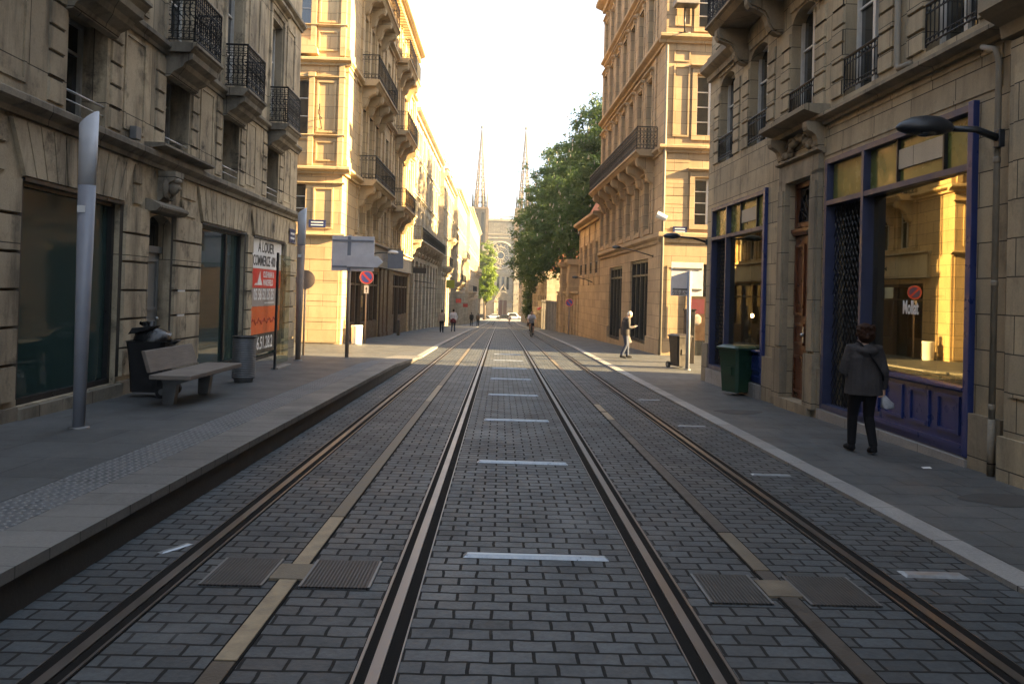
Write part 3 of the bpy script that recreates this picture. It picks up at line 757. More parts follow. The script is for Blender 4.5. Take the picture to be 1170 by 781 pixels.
# ================================================================== RIGHT NEAR BUILDING (two blue shop fronts, carved doorway)
def near_right():
    t = thing('stone_building', 'beige stone building on the right with two blue shop fronts and arched first-floor windows', 'building', (5.9, 0, 0), ANG)
    m = RIGHT; U0, U1, H = 8.46, 20.0, 18.0
    big, small, door = (9.03, 13.05, -.05, 4.22), (15.75, 19.55, .02, 4.10), (13.50, 14.62, -.1, 4.02)
    cu = [18.62, 16.48, 14.18, 11.95, 9.63]
    f1 = [(c - .55, c + .55, 5.18, 7.35) for c in cu]; f2 = [(c - .55, c + .55, 8.15, 10.7) for c in cu]; f3 = [(c - .5, c + .5, 11.6, 13.6) for c in cu] + [(c - .5, c + .5, 14.6, 16.4) for c in cu]
    w = MB(m); wall(w, U0, U1, -1.6, H, [big, small, door] + f1 + f2 + f3, .34)
    core(w, U0 + .02, U1 - .02, 4.6, H, -.40, -11); core(w, U0 + .02, U1 - .02, -1.6, 4.59, -2.1, -11)
    w.quad((U1, 0, -1.6), (U1, -11, -1.6), (U1, -11, H), (U1, 0, H)); w.quad((U0, 0, -1.6), (U0, -11, -1.6), (U0, -11, H), (U0, 0, H))
    for o in f1: arch_fill(w, o, .30, .3)
    for o in f2: arch_fill(w, o, .22, .3)
    for c in cu:
        for a, b in ((c - .98, c - .57), (c + .57, c + .98)): rust(w, a, b, 5.20, 7.0, .30, [], .035, .03)
        voussoirs(w, c - .56, c + .56, 7.37, 7.78, 5, .3, .04, .02)
        rust(w, c - .98, c - .57, 8.2, 10.9, .34, [], .03, .03); rust(w, c + .57, c + .98, 8.2, 10.9, .34, [], .03, .03)
    frame_border(w, 8.62, 13.15, 4.30, 4.80, .05, 0, .014)
    w.build('wall', M['R1'], t)
    for a, z, p, h in ((U0, 4.84, .20, .17), (U0, 7.92, .12, .18), (U0, 11.1, .16, .2), (U0, 17.5, .5, .5), (17.75, 7.46, .30, .42)):
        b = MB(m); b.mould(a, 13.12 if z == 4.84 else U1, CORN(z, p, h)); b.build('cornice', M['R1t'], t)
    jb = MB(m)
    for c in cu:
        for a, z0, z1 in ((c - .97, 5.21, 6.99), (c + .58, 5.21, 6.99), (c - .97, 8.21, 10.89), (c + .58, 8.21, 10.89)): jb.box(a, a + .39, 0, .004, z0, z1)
    jb.build('joint_bed', M['jointdark_r'], t)
    pl = MB(m)
    for a, c in ((U0, 9.02), (13.06, 13.42), (14.70, 15.73), (19.56, U1 + .03)): pl.box(a, c, -.05, .07, -1.6, .62 if c != 9.02 else .5)
    for a, c, z in ((9.02, 13.06, -.06), (15.73, 19.56, .0)): sl_ = MB(m); sl_.box(a, c, -.4, .10, -1.6, z); sl_.build('shop_sill', M['kerb'], t)
    pl.box(13.3, 14.8, -.4, .16, -1.6, -.07)
    pl.build('plinth', M['R1t'], t)
    # carved doorway
    s = MB(m)
    for a, c in ((13.18, 13.50), (14.62, 14.94)): s.box(a, c, 0, .10, -.1, 4.10); s.box(a + .05, c - .05, .10, .135, .9, 3.9); s.box(a - .03, c + .03, 0, .15, -.1, .85)
    s.box(13.18, 14.94, 0, .10, 4.03, 4.36); s.mould(13.1, 15.02, CORN(4.36, .16, .10)); s.mould(12.98, 15.14, CORN(4.92, .46, .26))
    for k in range(26):                                                             # carved garland over the door
        a = (k / 25 - .5) * 1.5; s.ball((14.06 + a, .06 + .03 * random.random(), 4.66 + .14 * math.cos(a * 4.2) + random.uniform(-.05, .05)), (.07 + .03 * random.random(), .07, .06 + .03 * random.random()), 8, 5)
    for sg in (-1, 1):
        s.tube([(14.06 + sg * .1, .08, 4.78), (14.06 + sg * .35, .1, 4.84), (14.06 + sg * .55, .09, 4.70), (14.06 + sg * .42, .1, 4.60), (14.06 + sg * .34, .1, 4.68)], [.03, .04, .045, .035, .02], 7)
        s.mould(14.06 + sg * .82 - .09, 14.06 + sg * .82 + .09, console_profile(4.91, .34, .5))
    s.build('door_surround', M['R1t'], t)
    d = MB(m)
    for k in (0, 1):
        a0 = 13.505 + k * .56; a1 = a0 + .55
        d.box(a0, a1, -.20, -.13, -.08, 3.0)
        frame_border(d, a0 + .07, a1 - .06, .05, .75, .05, -.13, -.10); frame_border(d, a0 + .07, a1 - .06, .95, 1.35, .05, -.13, -.10); frame_border(d, a0 + .07, a1 - .06, 1.5, 2.85, .06, -.13, -.09)
    d.mould(13.503, 14.617, [(-.2, 3.02), (-.07, 3.02), (-.03, 3.08), (-.03, 3.14), (-.2, 3.16)]); frame_border(d, 13.503, 14.617, 3.17, 4.015, .09, -.2, -.1)
    dr = d.build('door', M['wood'], t, 0)
    h = MB(m); h.ball((14.10, -.07, 1.15), .035); h.box(14.07, 14.12, -.1, -.085, 1.0, 1.3); h.build('handle', M['steel'], dr)
    g = MB(m); g.box(13.51, 14.61, -.21, -.17, 3.17, 4.01); g.build('fanlight', M['glass'], dr)
    g = MB(m)
    for k in range(9):
        al = PI * k / 8; g.tube([(14.06, -.15, 3.28), (14.06 + .45 * math.cos(al), -.15, 3.28 + .62 * math.sin(al))], .014, 5)
    for rr in (.6, 1): g.tube([(14.06 + .45 * rr * math.cos(PI * k / 12), -.15, 3.28 + .62 * rr * math.sin(PI * k / 12)) for k in range(13)], .014, 5)
    g.build('fanlight_grille', M['iron'], dr)
    i = MB(m); i.box(14.985, 15.11, 0, .03, 1.25, 1.62); i.build('intercom', M['steel'], t, .006)
    # windows
    for o in f1: window(t, m, o, .26, 'frame', 'glassb', 2, 3); guard(t, m, o, .62, .01, .10)
    for o in f2: window(t, m, o, .26, 'frame', 'glassb', 2, 3)
    for o in f3: window(t, m, o, .26, 'frame', 'glassb', 2, 3); guard(t, m, o)
    balcony(t, m, 13.0, 17.7, 8.12, .86, 'R1t', .2, 1.0, (13.4, 15.3, 17.3), .3, .75, .105, True)
    r = MB(m); r.mould(U0, U1, [(-.2, H), (-1.2, H + 1.7), (-9, H + 2.2), (-10.9, H)]); r.build('roof', M['zinc'], t)
    # ---- shop fronts
    def shopfront(o, part, glass0, glass1, zt, zr, panels, name):
        a0, a1, z0, z1 = o
        f = MB(m)
        frame_border(f, a0 + .003, a1 - .003, z0 + .003, z1 - .003, .085, -.20, .045)
        f.box(a0 + .085, a1 - .085, -.20, .05, zt - .04, zt + .04)                        # transom
        f.box(part - .036, part + .036, -.20, .055, z0 + .085, z1 - .085)                      # post between grille and window
        fm = MB(m)
        for x in panels: fm.box(x - .016, x + .016, -.08, -.01, zt + .04, z1 - .085)
        fm.build('transom_mullion', M['dark'], t)
        sf = f.build('shopfront_frame', M['purple'], t)
        s = MB(m); s.box(a0 - .004, a0 + .10, -.21, .075, z0 + .01, z1 + .02); s.build('corner_post', M['blue'], sf, .008)
        # stall riser with raised panels
        r_ = MB(m); r_.box(glass0, glass1, -.2, .02, z0 + .02, zr - .06); r_.mould(glass0 - .02, glass1 + .0, [(-.2, zr - .06), (.05, zr - .06), (.085, zr - .03), (.085, zr), (-.2, zr + .02)]); r_.box(glass0, glass1, .02, .045, z0 + .02, z0 + .14)
        n = 4; L = (glass1 - glass0) / n
        for k in range(n):
            p, q = glass0 + k * L + .08, glass0 + (k + 1) * L - .08
            frame_border(r_, p, q, z0 + .24, zr - .12, .045, .02, .045)
        r_.build('stall_riser', M['blue'], t)
        # coloured glass panels above
        xs = [a0 + .1] + sorted(panels + [part]) + [a1 - .1]
        p = MB(m)
        for x0, x1 in zip(xs, xs[1:]): p.box(x0 + .02, x1 - .02, -.10, -.06, zt + .05, z1 - .1)
        p.build('transom_panel', M['olive'], t)
        g = MB(m); n0, n1 = (-.012, -.125) if name == 'big' else (-.05, -.06); x0, x1, y0, y1 = glass0 - .0, glass1 + .01, zr, zt - .04
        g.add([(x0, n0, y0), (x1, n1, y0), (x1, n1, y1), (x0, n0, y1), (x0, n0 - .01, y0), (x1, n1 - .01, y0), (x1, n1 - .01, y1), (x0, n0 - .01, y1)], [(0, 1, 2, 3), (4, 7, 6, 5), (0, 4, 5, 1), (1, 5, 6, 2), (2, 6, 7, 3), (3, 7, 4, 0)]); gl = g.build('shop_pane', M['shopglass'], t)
        # folding lattice gate over the entrance
        lat = MB(m); p0, p1 = part + .05, a1 - .1; hh = zt - .05 - z0
        lat_w = p1 - p0; st = .115
        k = -int(hh / st) - 1
        while k * st < lat_w + hh:
            for sg in (1, -1):
                x = p0 + k * st
                pts = []
                # clip the diagonal to the opening (slope 1.6)
                z_a, z_b = 0, hh
                f0 = lambda z: (x + z / 1.7) if sg > 0 else (p0 + p1 - x - z / 1.7)
                zz = [z for z in [hh * q / 60 for q in range(61)] if p0 <= f0(z) <= p1]
                if len(zz) > 2: lat.tube([(f0(zz[0]), -.10 - .012 * (sg > 0), z0 + zz[0]), (f0(zz[-1]), -.10 - .012 * (sg > 0), z0 + zz[-1])], .009, 4, False)
            k += 1
        lat.box(p0, p1, -.13, -.08, z0 + .02, z0 + .08)
        lat.build('lattice_gate', M['dark'], t)
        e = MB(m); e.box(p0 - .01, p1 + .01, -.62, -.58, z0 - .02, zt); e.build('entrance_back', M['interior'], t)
        return sf
    shopfront(big, 11.72, 9.16, 11.68, 3.46, .78, [10.86, 9.75], 'big')
    shopfront(small, 18.30, 15.88, 18.26, 3.30, .70, [17.5, 16.45], 'small')
    for (x0, x1, z0, z1) in ((9.77, 10.84, 3.70, 3.98), (16.5, 17.45, 3.53, 3.82)):
        s = MB(m); s.box(x0, x1, -.06, -.03, z0, z1); s.build('shop_sign', M['band'], t); 
    # interiors
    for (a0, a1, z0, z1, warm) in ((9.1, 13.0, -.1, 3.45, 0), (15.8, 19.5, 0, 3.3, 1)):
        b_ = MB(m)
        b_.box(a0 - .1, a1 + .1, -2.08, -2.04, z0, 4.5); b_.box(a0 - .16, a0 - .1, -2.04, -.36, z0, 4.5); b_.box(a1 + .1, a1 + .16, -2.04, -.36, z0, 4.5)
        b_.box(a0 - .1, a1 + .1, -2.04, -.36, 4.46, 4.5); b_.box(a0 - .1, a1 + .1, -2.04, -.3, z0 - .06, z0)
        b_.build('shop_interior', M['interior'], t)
        k = MB(m); k.box(a0 + .1, a1 - 1.5, -1.5, -.3, z0 + .0, z0 + .62); k.build('display_platform', M['paper'], t)
        rnd = random.Random(int(a0)); k = MB(m)
        for q in range(34):
            x = rnd.uniform(a0 + .2, a1 - 1.7); y = -rnd.uniform(.35, 1.3); s_ = rnd.uniform(.10, .2); hh = rnd.uniform(.02, .3)
            k.box(x, x + s_, y - s_ * .7, y, z0 + .625, z0 + .63 + hh)
        k.build('book_display', M['paper'] if not warm else M['cream_cloth'], t)
    return t
nr = near_right()
text('lettering', 'Mollat', .27, M['whitev'], nr, (.0695, 10.53, 1.72), (R(90), 0, R(-90) - .0449), .004, 'CENTER', .62, .004)
l0 = thing('shop_lamp', 'small glowing warm lamp inside the far blue shop window', 'lamp', (6.3, 19.0, 0))
b = MB(); b.ball((0, 0, 1.38), .05); 
tt = NT('glowing_bulb'); tt.base((1, .7, .4)); tt.b.inputs['Emission Color'].default_value = (1, .62, .28, 1); tt.b.inputs['Emission Strength'].default_value = 6
b.build('bulb', tt.mat, l0); b = MB(); b.tube([(0, 0, 1.43), (0, 0, 3.2)], .008, 5); b.build('cord', M['iron'], l0)

# building at the right edge of the photo, beyond the downpipe
def right_edge():
    t = thing('stone_building', 'shaded plain stone building at the right edge, beside the downpipe', 'building', (5.86, 0, 0), ANG)
    m = RIGHT; U0, U1, H = -16, 8.42, 15.4
    ops = [(2.5, 5.5, .1, 3.6), (-3, -.5, .2, 3.6)]; f1 = [(c - .55, c + .55, 5.6, 7.9) for c in (6.6, 3.9, 1.2, -2, -5)]; f2 = [(c - .55, c + .55, 9.2, 11.6) for c in (6.6, 3.9, 1.2, -2, -5)]
    w = MB(m); wall(w, U0, U1, -1, H, ops + f1 + f2, .32); core(w, U0 + .02, U1 - .02, -1, H, -.38, -11)
    w.quad((U1, 0, -1), (U1, -11, -1), (U1, -11, H), (U1, 0, H)); w.quad((U0, 0, -1), (U0, -11, -1), (U0, -11, H), (U0, 0, H))
    rust(w, U0, U1, .3, 4.6, .48, [(o[0] - .1, o[1] + .1, o[2], o[3]) for o in ops] + [(2.3, 8.2, -1, 5)], .02, .016, 1.8)
    w.box(7.75, 8.30, 0, .10, -.5, 4.7); w.box(7.85, 8.20, .10, .125, .8, 4.4); w.box(7.7, 8.35, 0, .14, -.5, .35)
    w.build('wall', M['R1'], t)
    b = MB(m); b.mould(U0, 8.40, CORN(4.75, .42, .46)); b.mould(U0, U1, CORN(8.6, .16, .22)); b.mould(U0, U1, CORN(14.9, .5, .5)); b.build('cornice', M['R1t'], t)
    for o in ops: window(t, m, o, .22, 'dark', 'glassg', 2, 2)
    for o in f1 + f2: window(t, m, o, .26, 'frame', 'glassb', 2, 3); guard(t, m, o)
    r = MB(m); r.mould(U0, U1, [(-.2, H), (-1.2, H + 1.7), (-9, H + 2.2), (-10.9, H)]); r.build('roof', M['zinc'], t)
right_edge()
t = thing('downpipe', 'pale vertical downpipe on the right wall with an elbow under the cornice', 'downpipe', (5.9 - ANG * 8.55, 8.55, 0), ANG)
b = MB(); b.tube([(-.10, 0, -.12), (-.10, 0, 4.55), (-.13, .02, 4.70), (-.13, .25, 4.80)], .034, 12)
for z in (.6, 2.0, 3.4): b.lathe([(.037, z), (.040, z + .02), (.040, z + .05), (.037, z + .07)], 12, (-.10, 0))
b.build('pipe', M['pipe'], t)
b = MB(); b.tube([(-.10, 0, -.16), (-.10, 0, .5)], .040, 12); b.build('iron_shoe', M['L1t'], t)
t = thing('downpipe', 'thin pale downpipe between first-floor windows above the large blue shop', 'downpipe', (5.9 - ANG * 10.78, 10.78, 0), ANG)
b = MB(); b.tube([(-.06, -.35, 5.10), (-.06, -.05, 5.12), (-.06, 0, 5.2), (-.06, 0, 9.5)], .045, 10); b.build('pipe', M['pipe'], t)
for z in (6.2, 7.6):
    b = MB(); b.lathe([(.055, z), (.055, z + .06)], 10, (-.06, 0)); b.build('clamp', M['zinc'], t)

# ================================================================== LEFT CORNER BUILDING (sunlit gable side, golden stone)
def shaft(mb, u0, u1, z0, z1, p=.10, cap=.35):
    mb.box(u0, u1, 0, p, z0, z1); mb.box(u0 - .05, u1 + .05, 0, p + .05, z0, z0 + .28); mb.box(u0 - .05, u1 + .05, 0, p + .05, z1 - .16, z1)
    mb.box(u0 - .03, u1 + .03, 0, p + .03, z1 - cap - .06, z1 - cap)
def left_corner():
    t = thing('corner_building', 'golden sunlit corner building across the side street, with stacked black balconies and long shop band', 'building', (-6.9, 0, 0), 0)
    m = LEFT; U0, U1, H = 32.5, 57.0, 19.4; e = END(U0)
    shops = [(35.0, 43.0, -1.2, 2.75), (48.0, 56.3, -1.4, 2.9)]
    F = [(6.95, 11.55), (11.65, 16.0), (16.1, 19.1)]
    bays = [37.0, 38.95, 40.9, 48.0, 49.95, 51.9]; extra = [55.2]
    low = [(c - .55, c + .55, 4.45, 6.3) for c in bays + extra + [44.5]]
    up = []
    for a, b in F:
        up += [(c - .58, c + .58, a + .05 if c not in extra + [44.5] else a + 1.0, b - 1.05) for c in bays + extra + [44.5]]
    up = [o for o in up if not (43 < o[0] < 46 and o[2] > 16)]
    w = MB(m); wall(w, U0, U1, -2.5, H, shops + low + up, .34); core(w, U0 + .4, U1 - .02, -2.5, H, -.40, -11.6)
    # gable side towards the camera (a = local x)
    sw = [(-2.90, -1.54, 8.3, 10.7), (-2.90, -1.54, 12.95, 15.3), (-2.90, -1.54, 4.6, 6.25), (-2.90, -1.54, 16.6, 18.6), (-6.3, -4.9, 8.3, 10.7), (-6.3, -4.9, 12.95, 15.3), (-6.3, -4.9, 4.6, 6.25), (-3.4, -1.95, -.5, 2.9), (-6.6, -4.8, -.5, 2.9), (-9.6, -8.2, 8.3, 10.7), (-9.6, -8.2, 4.6, 6.25)]
    w2 = MB(e); wall(w2, -12, 0, -2.5, H, sw, .32)
    w.add(w2.v, w2.f, False, True)
    w.box(U0 + .0, U0 + .9, 0, .10, -2.5, 3.9); rust(w, U0 + .02, U0 + 1.7, -.3, 3.8, .82, [], .12, .02)
    for k in range(5):
        z = -.55 + k * .88; w3 = MB(e); w3.box(-1.72, -.02, 0, .03, z + .012, z + .868); w.add(w3.v, w3.f, False, True)
    # pilasters on the street side
    for c0, c1 in ((32.55, 34.3), (35.75, 36.3), (41.65, 42.2), (42.9, 43.5), (45.6, 46.2), (46.75, 47.3), (52.6, 53.2), (53.7, 54.3), (56.2, 56.9)):
        for a, b in F: shaft(w, c0, c1, a + .02, b - .12, .09 if c0 > 33 else .13)
    for c in (37.97, 39.92, 48.97, 50.92):
        for a, b in F: shaft(w, c - .22, c + .22, a + .02, b - .4, .08)
    for c0 in (35.6, 37.75, 39.7, 41.7, 43.3, 45.4, 47.0, 48.8, 50.7, 52.7, 54.0, 56.2): shaft(w, c0, c0 + .42, 4.4, 6.6, .07)
    # mouldings round the side panels and windows
    w4 = MB(e)
    for a, b in F:
        s = a + 1.25
        frame_border(w4, -1.18, -.36, a + .22, s - .18, .06, 0, .05); frame_border(w4, -1.18, -.36, s + .18, b - .95, .08, 0, .06); frame_border(w4, -1.18, -.36, b - .72, b - .2, .05, 0, .04)
        w4.box(-.24, -.02, 0, .10, a + .02, b - .06); w4.box(-1.50, -1.28, 0, .11, a + .02, b - .8); w4.box(-1.54, -1.24, 0, .15, b - .8, b - .62)
        for x0 in (-2.90, -6.3): frame_border(w4, x0 - .17, x0 + 1.53, s - .1, b - .65, .16, 0, .07)
    for x0 in (-2.90, -6.3): w4.ext([(x0 - .35, 11.68)] + [(x0 + .7 + 1.05 * math.cos(PI - PI * k / 12), 11.78 + .62 * math.sin(PI * k / 12)) for k in range(13)] + [(x0 + 1.75, 11.68)], 0, .30)
    frame_border(w4, -1.2, -.36, 4.3, 6.05, .07, 0, .05)
    w.add(w4.v, w4.f, False, True)
    w.build('wall', M['L2'], t)
    b = MB(m); b2 = MB(e)
    for z, p, h in ((6.62, .34, .30), (11.25, .28, .30), (15.75, .34, .32), (18.9, .75, .6)):
        b.mould(U0 + .002, U1, CORN(z, p, h)); b2.mould(-12, p, CORN(z + .003, p, h - .006))
    for a, _ in F: b2.mould(-12, .06, CORN(a + 1.25, .14, .10)); 
    for a, bb in F: b2.mould(-12, .04, CORN(bb - .86, .12, .10))
    b2.mould(-12, .10, CORN(6.18, .12, .09)); b2.mould(-12, .2, CORN(3.92, .22, .16))
    for k in range(48): b.box(U0 + .2 + k * .5, U0 + .42 + k * .5, 0, .5, 18.62, 18.88)
    b.add(b2.v, b2.f, False, True); b.build('cornice', M['L2t'], t)
    bd = MB(m); bd.box(34.4, U1, 0, .16, 3.12, 4.05); bd.mould(34.3, U1, CORN(4.05, .30, .16)); bd.mould(34.3, U1, [(0, 2.98), (.2, 3.0), (.2, 3.10), (0, 3.11)]); bd.build('shop_band', M['band'], t)
    # shop fronts
    for (a0, a1, z0, z1), posts in zip(shops, ((36.4, 37.9, 40.2, 41.5), (49.6, 51.6, 53.4, 55))):
        f = MB(m); frame_border(f, a0 + .003, a1 - .003, z0, z1 - .003, .14, -.28, -.06)
        for x in posts: f.box(x - .06, x + .06, -.26, -.05, z0, z1)
        f.box(a0, a1, -.25, -.08, 1.95, 2.05); f.box(a0, posts[0], -.26, -.05, z0, .2); f.box(posts[1], a1, -.26, -.05, z0, .1)
        sf = f.build('shop_window', M['brown'], t); q = MB(m); q.box(a0 + .1, a1 - .1, -.30, -.2, z0 + .1, z1 - .1); q.build('pane', M['glass'], sf)
    p = MB(m)
    for a, c in ((43.05, 43.9), (44.3, 45.4), (46.0, 47.9)): p.box(a, c, 0, .10, -1.8, 2.97); p.box(a - .04, c + .04, 0, .14, -1.8, -.7)
    p.build('shop_pier', M['brown'], t)
    for o in low: window(t, m, o, .26, 'frame', 'glassb', 2, 2)
    for o in up: window(t, m, o, .26, 'frame', 'glassb', 2, 3)
    for k, o in enumerate(sw):
        window(t, e, o, .24, 'frame' if o[2] > 0 else 'brown', 'glassb', 2, 3)
    for o in low[:0]: pass
    for (a, _), rh in zip(F, (1.1, 1.15, 1.15)):
        for c0, c1 in ((35.75, 42.15), (46.85, 53.05)):
            cs = [c0 + .45, (c0 * 2 + c1) / 3 + .1, (c0 + 2 * c1) / 3 - .1, c1 - .45]
            balcony(t, m, c0, c1, a - .02, .92, 'L2t', .30, rh, cs, .42, .95, .16)
    for (a, _) in F[1:]:
        for o in sw[1:2]: pass
    r = MB(m); r.mould(U0 + .3, U1, [(-.3, H), (-1.3, H + 2.6), (-9, H + 3.2), (-11, H)]); r.build('roof', M['zinc'], t)
    d = MB(m); d.tube([(56.85, .14, -1.2), (56.85, .14, 18.6)], .07, 8); d.build('downpipe', M['band'], t)
    text('lettering', 'LIBRAIRIE', .62, M['greyv'], t, (.165, 44.2, 3.57), (R(90), 0, R(90)), .01, 'CENTER', 1.2, .004)
    return t
left_corner()

# ================================================================== RIGHT CORNER BUILDING (tall ochre house with a long balcony)
def right_corner():
    t = thing('corner_building', 'tall ochre corner building on the right with one long black balcony on scroll brackets', 'building', (7.4, 0, 0), ANG)
    m = RIGHT; U0, U1, H = 31.4, 48.0, 20.2; e = lambda a, b, c: (a, U0 - b, c)
    F = [(4.5, 7.75), (8.15, 12.35), (12.75, 16.2), (16.6, 19.6)]
    cs = [34.4 + 2.14 * k for k in range(7)]
    ops = []
    for i, (a, b) in enumerate(F): ops += [(c - .55, c + .55, a + (.35 if i in (0,) else .25), b - (.75 if i else .7)) for c in cs]
    shops = [(34.0, 38.1, -.35, 3.5), (40.3, 44.3, -.6, 3.4)]
    w = MB(m); wall(w, U0, U1, -2.4, H, ops + shops, .34); core(w, U0 + .36, U1 - .02, -2.4, H, -.42, -11)
    sw = [(1.30, 2.45, 8.45, 11.05), (1.30, 2.45, 12.95, 15.3), (1.30, 2.45, 4.75, 6.75), (1.30, 2.45, 16.9, 19.0), (4.2, 5.35, 8.45, 11.05), (4.2, 5.35, 12.95, 15.3), (4.2, 5.35, 4.75, 6.75), (1.45, 2.7, -1, 3.2), (4.0, 5.5, -1, 3.2)]
    w2 = MB(e); wall(w2, 0, 11, -2.4, H, sw, .30)
    for i, (a, b) in enumerate(F):
        if i: frame_border(w2, .30, .98, a + .30, b - .95, .07, 0, .05)
        if i: frame_border(w2, .30, .98, b - .78, b - .28, .05, 0, .04)
        for x0 in (1.30, 4.2):
            o = ([q for q in sw if abs(q[0] - x0) < .01 and a < q[2] < b] + [None])[0]
            if o is None: continue
            frame_border(w2, x0 - .22, x0 + 1.37, o[2] - .12, o[3] + .24, .20, 0, .07); w2.mould(x0 - .32, x0 + 1.47, CORN(o[3] + .26, .22, .14))
    frame_border(w2, .22, 1.10, -.1, 3.1, .07, 0, .06)
    for k in range(9): w2.box(.02, 1.06, 0, .018, 4.62 + k * .345, 4.94 + k * .345)
    w.add(w2.v, w2.f, False, True)
    for k, c in enumerate(cs):
        for i, (a, b) in enumerate(F):
            frame_border(w, c - .72, c + .72, a + .1, b - .55, .15, 0, .06)
            w.mould(c - .85, c + .85, CORN(b - .54, .22, .16))
            for s in (-.62, .62): w.mould(c + s - .07, c + s + .07, console_profile(b - .55, .16, .45))
    for k in range(8):
        x = 33.33 + 2.14 * k
        for i, (a, b) in enumerate(F): w.box(x - .16, x + .16, 0, .05, a + .05, b - .1)
    w.box(U0, U0 + .85, 0, .05, -.5, 20)
    w.build('wall', M['R2'], t)
    b = MB(m); b2 = MB(e)
    for z, p, h in ((4.05, .20, .42), (7.78, .26, .30), (12.32, .34, .34), (16.2, .28, .30), (19.6, .7, .6)):
        b.mould(U0 + .002, U1, CORN(z, p, h)); b2.mould(-p, 11, CORN(z + .003, p, h - .006))
    b.add(b2.v, b2.f, False, True); b.build('cornice', M['R2t'], t)
    pl = MB(m)
    for a, c in ((U0 - .05, 33.95), (38.15, 40.25), (44.35, U1)): pl.box(a, c, -.1, .08, -2.4, .05)
    for o in shops: pl.box(o[0] - .05, o[1] + .05, -.3, .06, -2.4, o[2])
    p2 = MB(e); p2.box(.0, 1.4, -.1, .07, -2.4, .1); pl.add(p2.v, p2.f, False, True); pl.build('plinth', M['R2t'], t)
    for a0, a1, z0, z1 in shops:
        f = MB(m); frame_border(f, a0 + .003, a1 - .003, z0 + .003, z1 - .003, .12, -.26, -.10)
        for k in (1, 2, 3): f.box(lerp(a0, a1, k / 4) - .05, lerp(a0, a1, k / 4) + .05, -.24, -.1, z0 + .1, z1 - .1)
        f.box(a0 + .1, a1 - .1, -.24, -.1, 2.75, 2.83)
        sf = f.build('shop_window', M['dark'], t); q = MB(m); q.box(a0 + .05, a1 - .05, -.28, -.2, z0 + .05, z1 - .05); q.build('pane', M['glass'], sf)
    for o in ops: window(t, m, o, .26, 'frameg', 'glass', 2, 3)
    for i, o in enumerate(sw): window(t, e, o, .22, 'frame' if o[2] > 0 else 'brown', 'glassb', 2, 4)
    cons = [33.4 + 2.14 * k for k in range(7)]
    balcony(t, m, 32.75, 47.2, 8.12, .95, 'R2t', .26, 1.0, cons, .40, 1.05, .15, True)
    r = MB(m); r.mould(U0 + .3, U1, [(-.3, H), (-1.3, H + 2.4), (-9, H + 3), (-11, H)]); r.build('roof', M['zinc'], t)
    d = MB(e); d.tube([(-.02, .13, -.7), (-.02, .13, 12.2)], .06, 8); d.build('downpipe', M['pipe'], t)
    d = MB(e); d.box(.42, 1.0, .03, .045, 4.42, 4.72); pq = d.build('street_plate', M['blueplate'], t)
    for z in (4.63, 4.52):
        q = MB(e); q.box(.50, .92, .045, .048, z - .018, z + .018); q.build('plate_line', M['whitev'], pq)
    return t
right_corner()

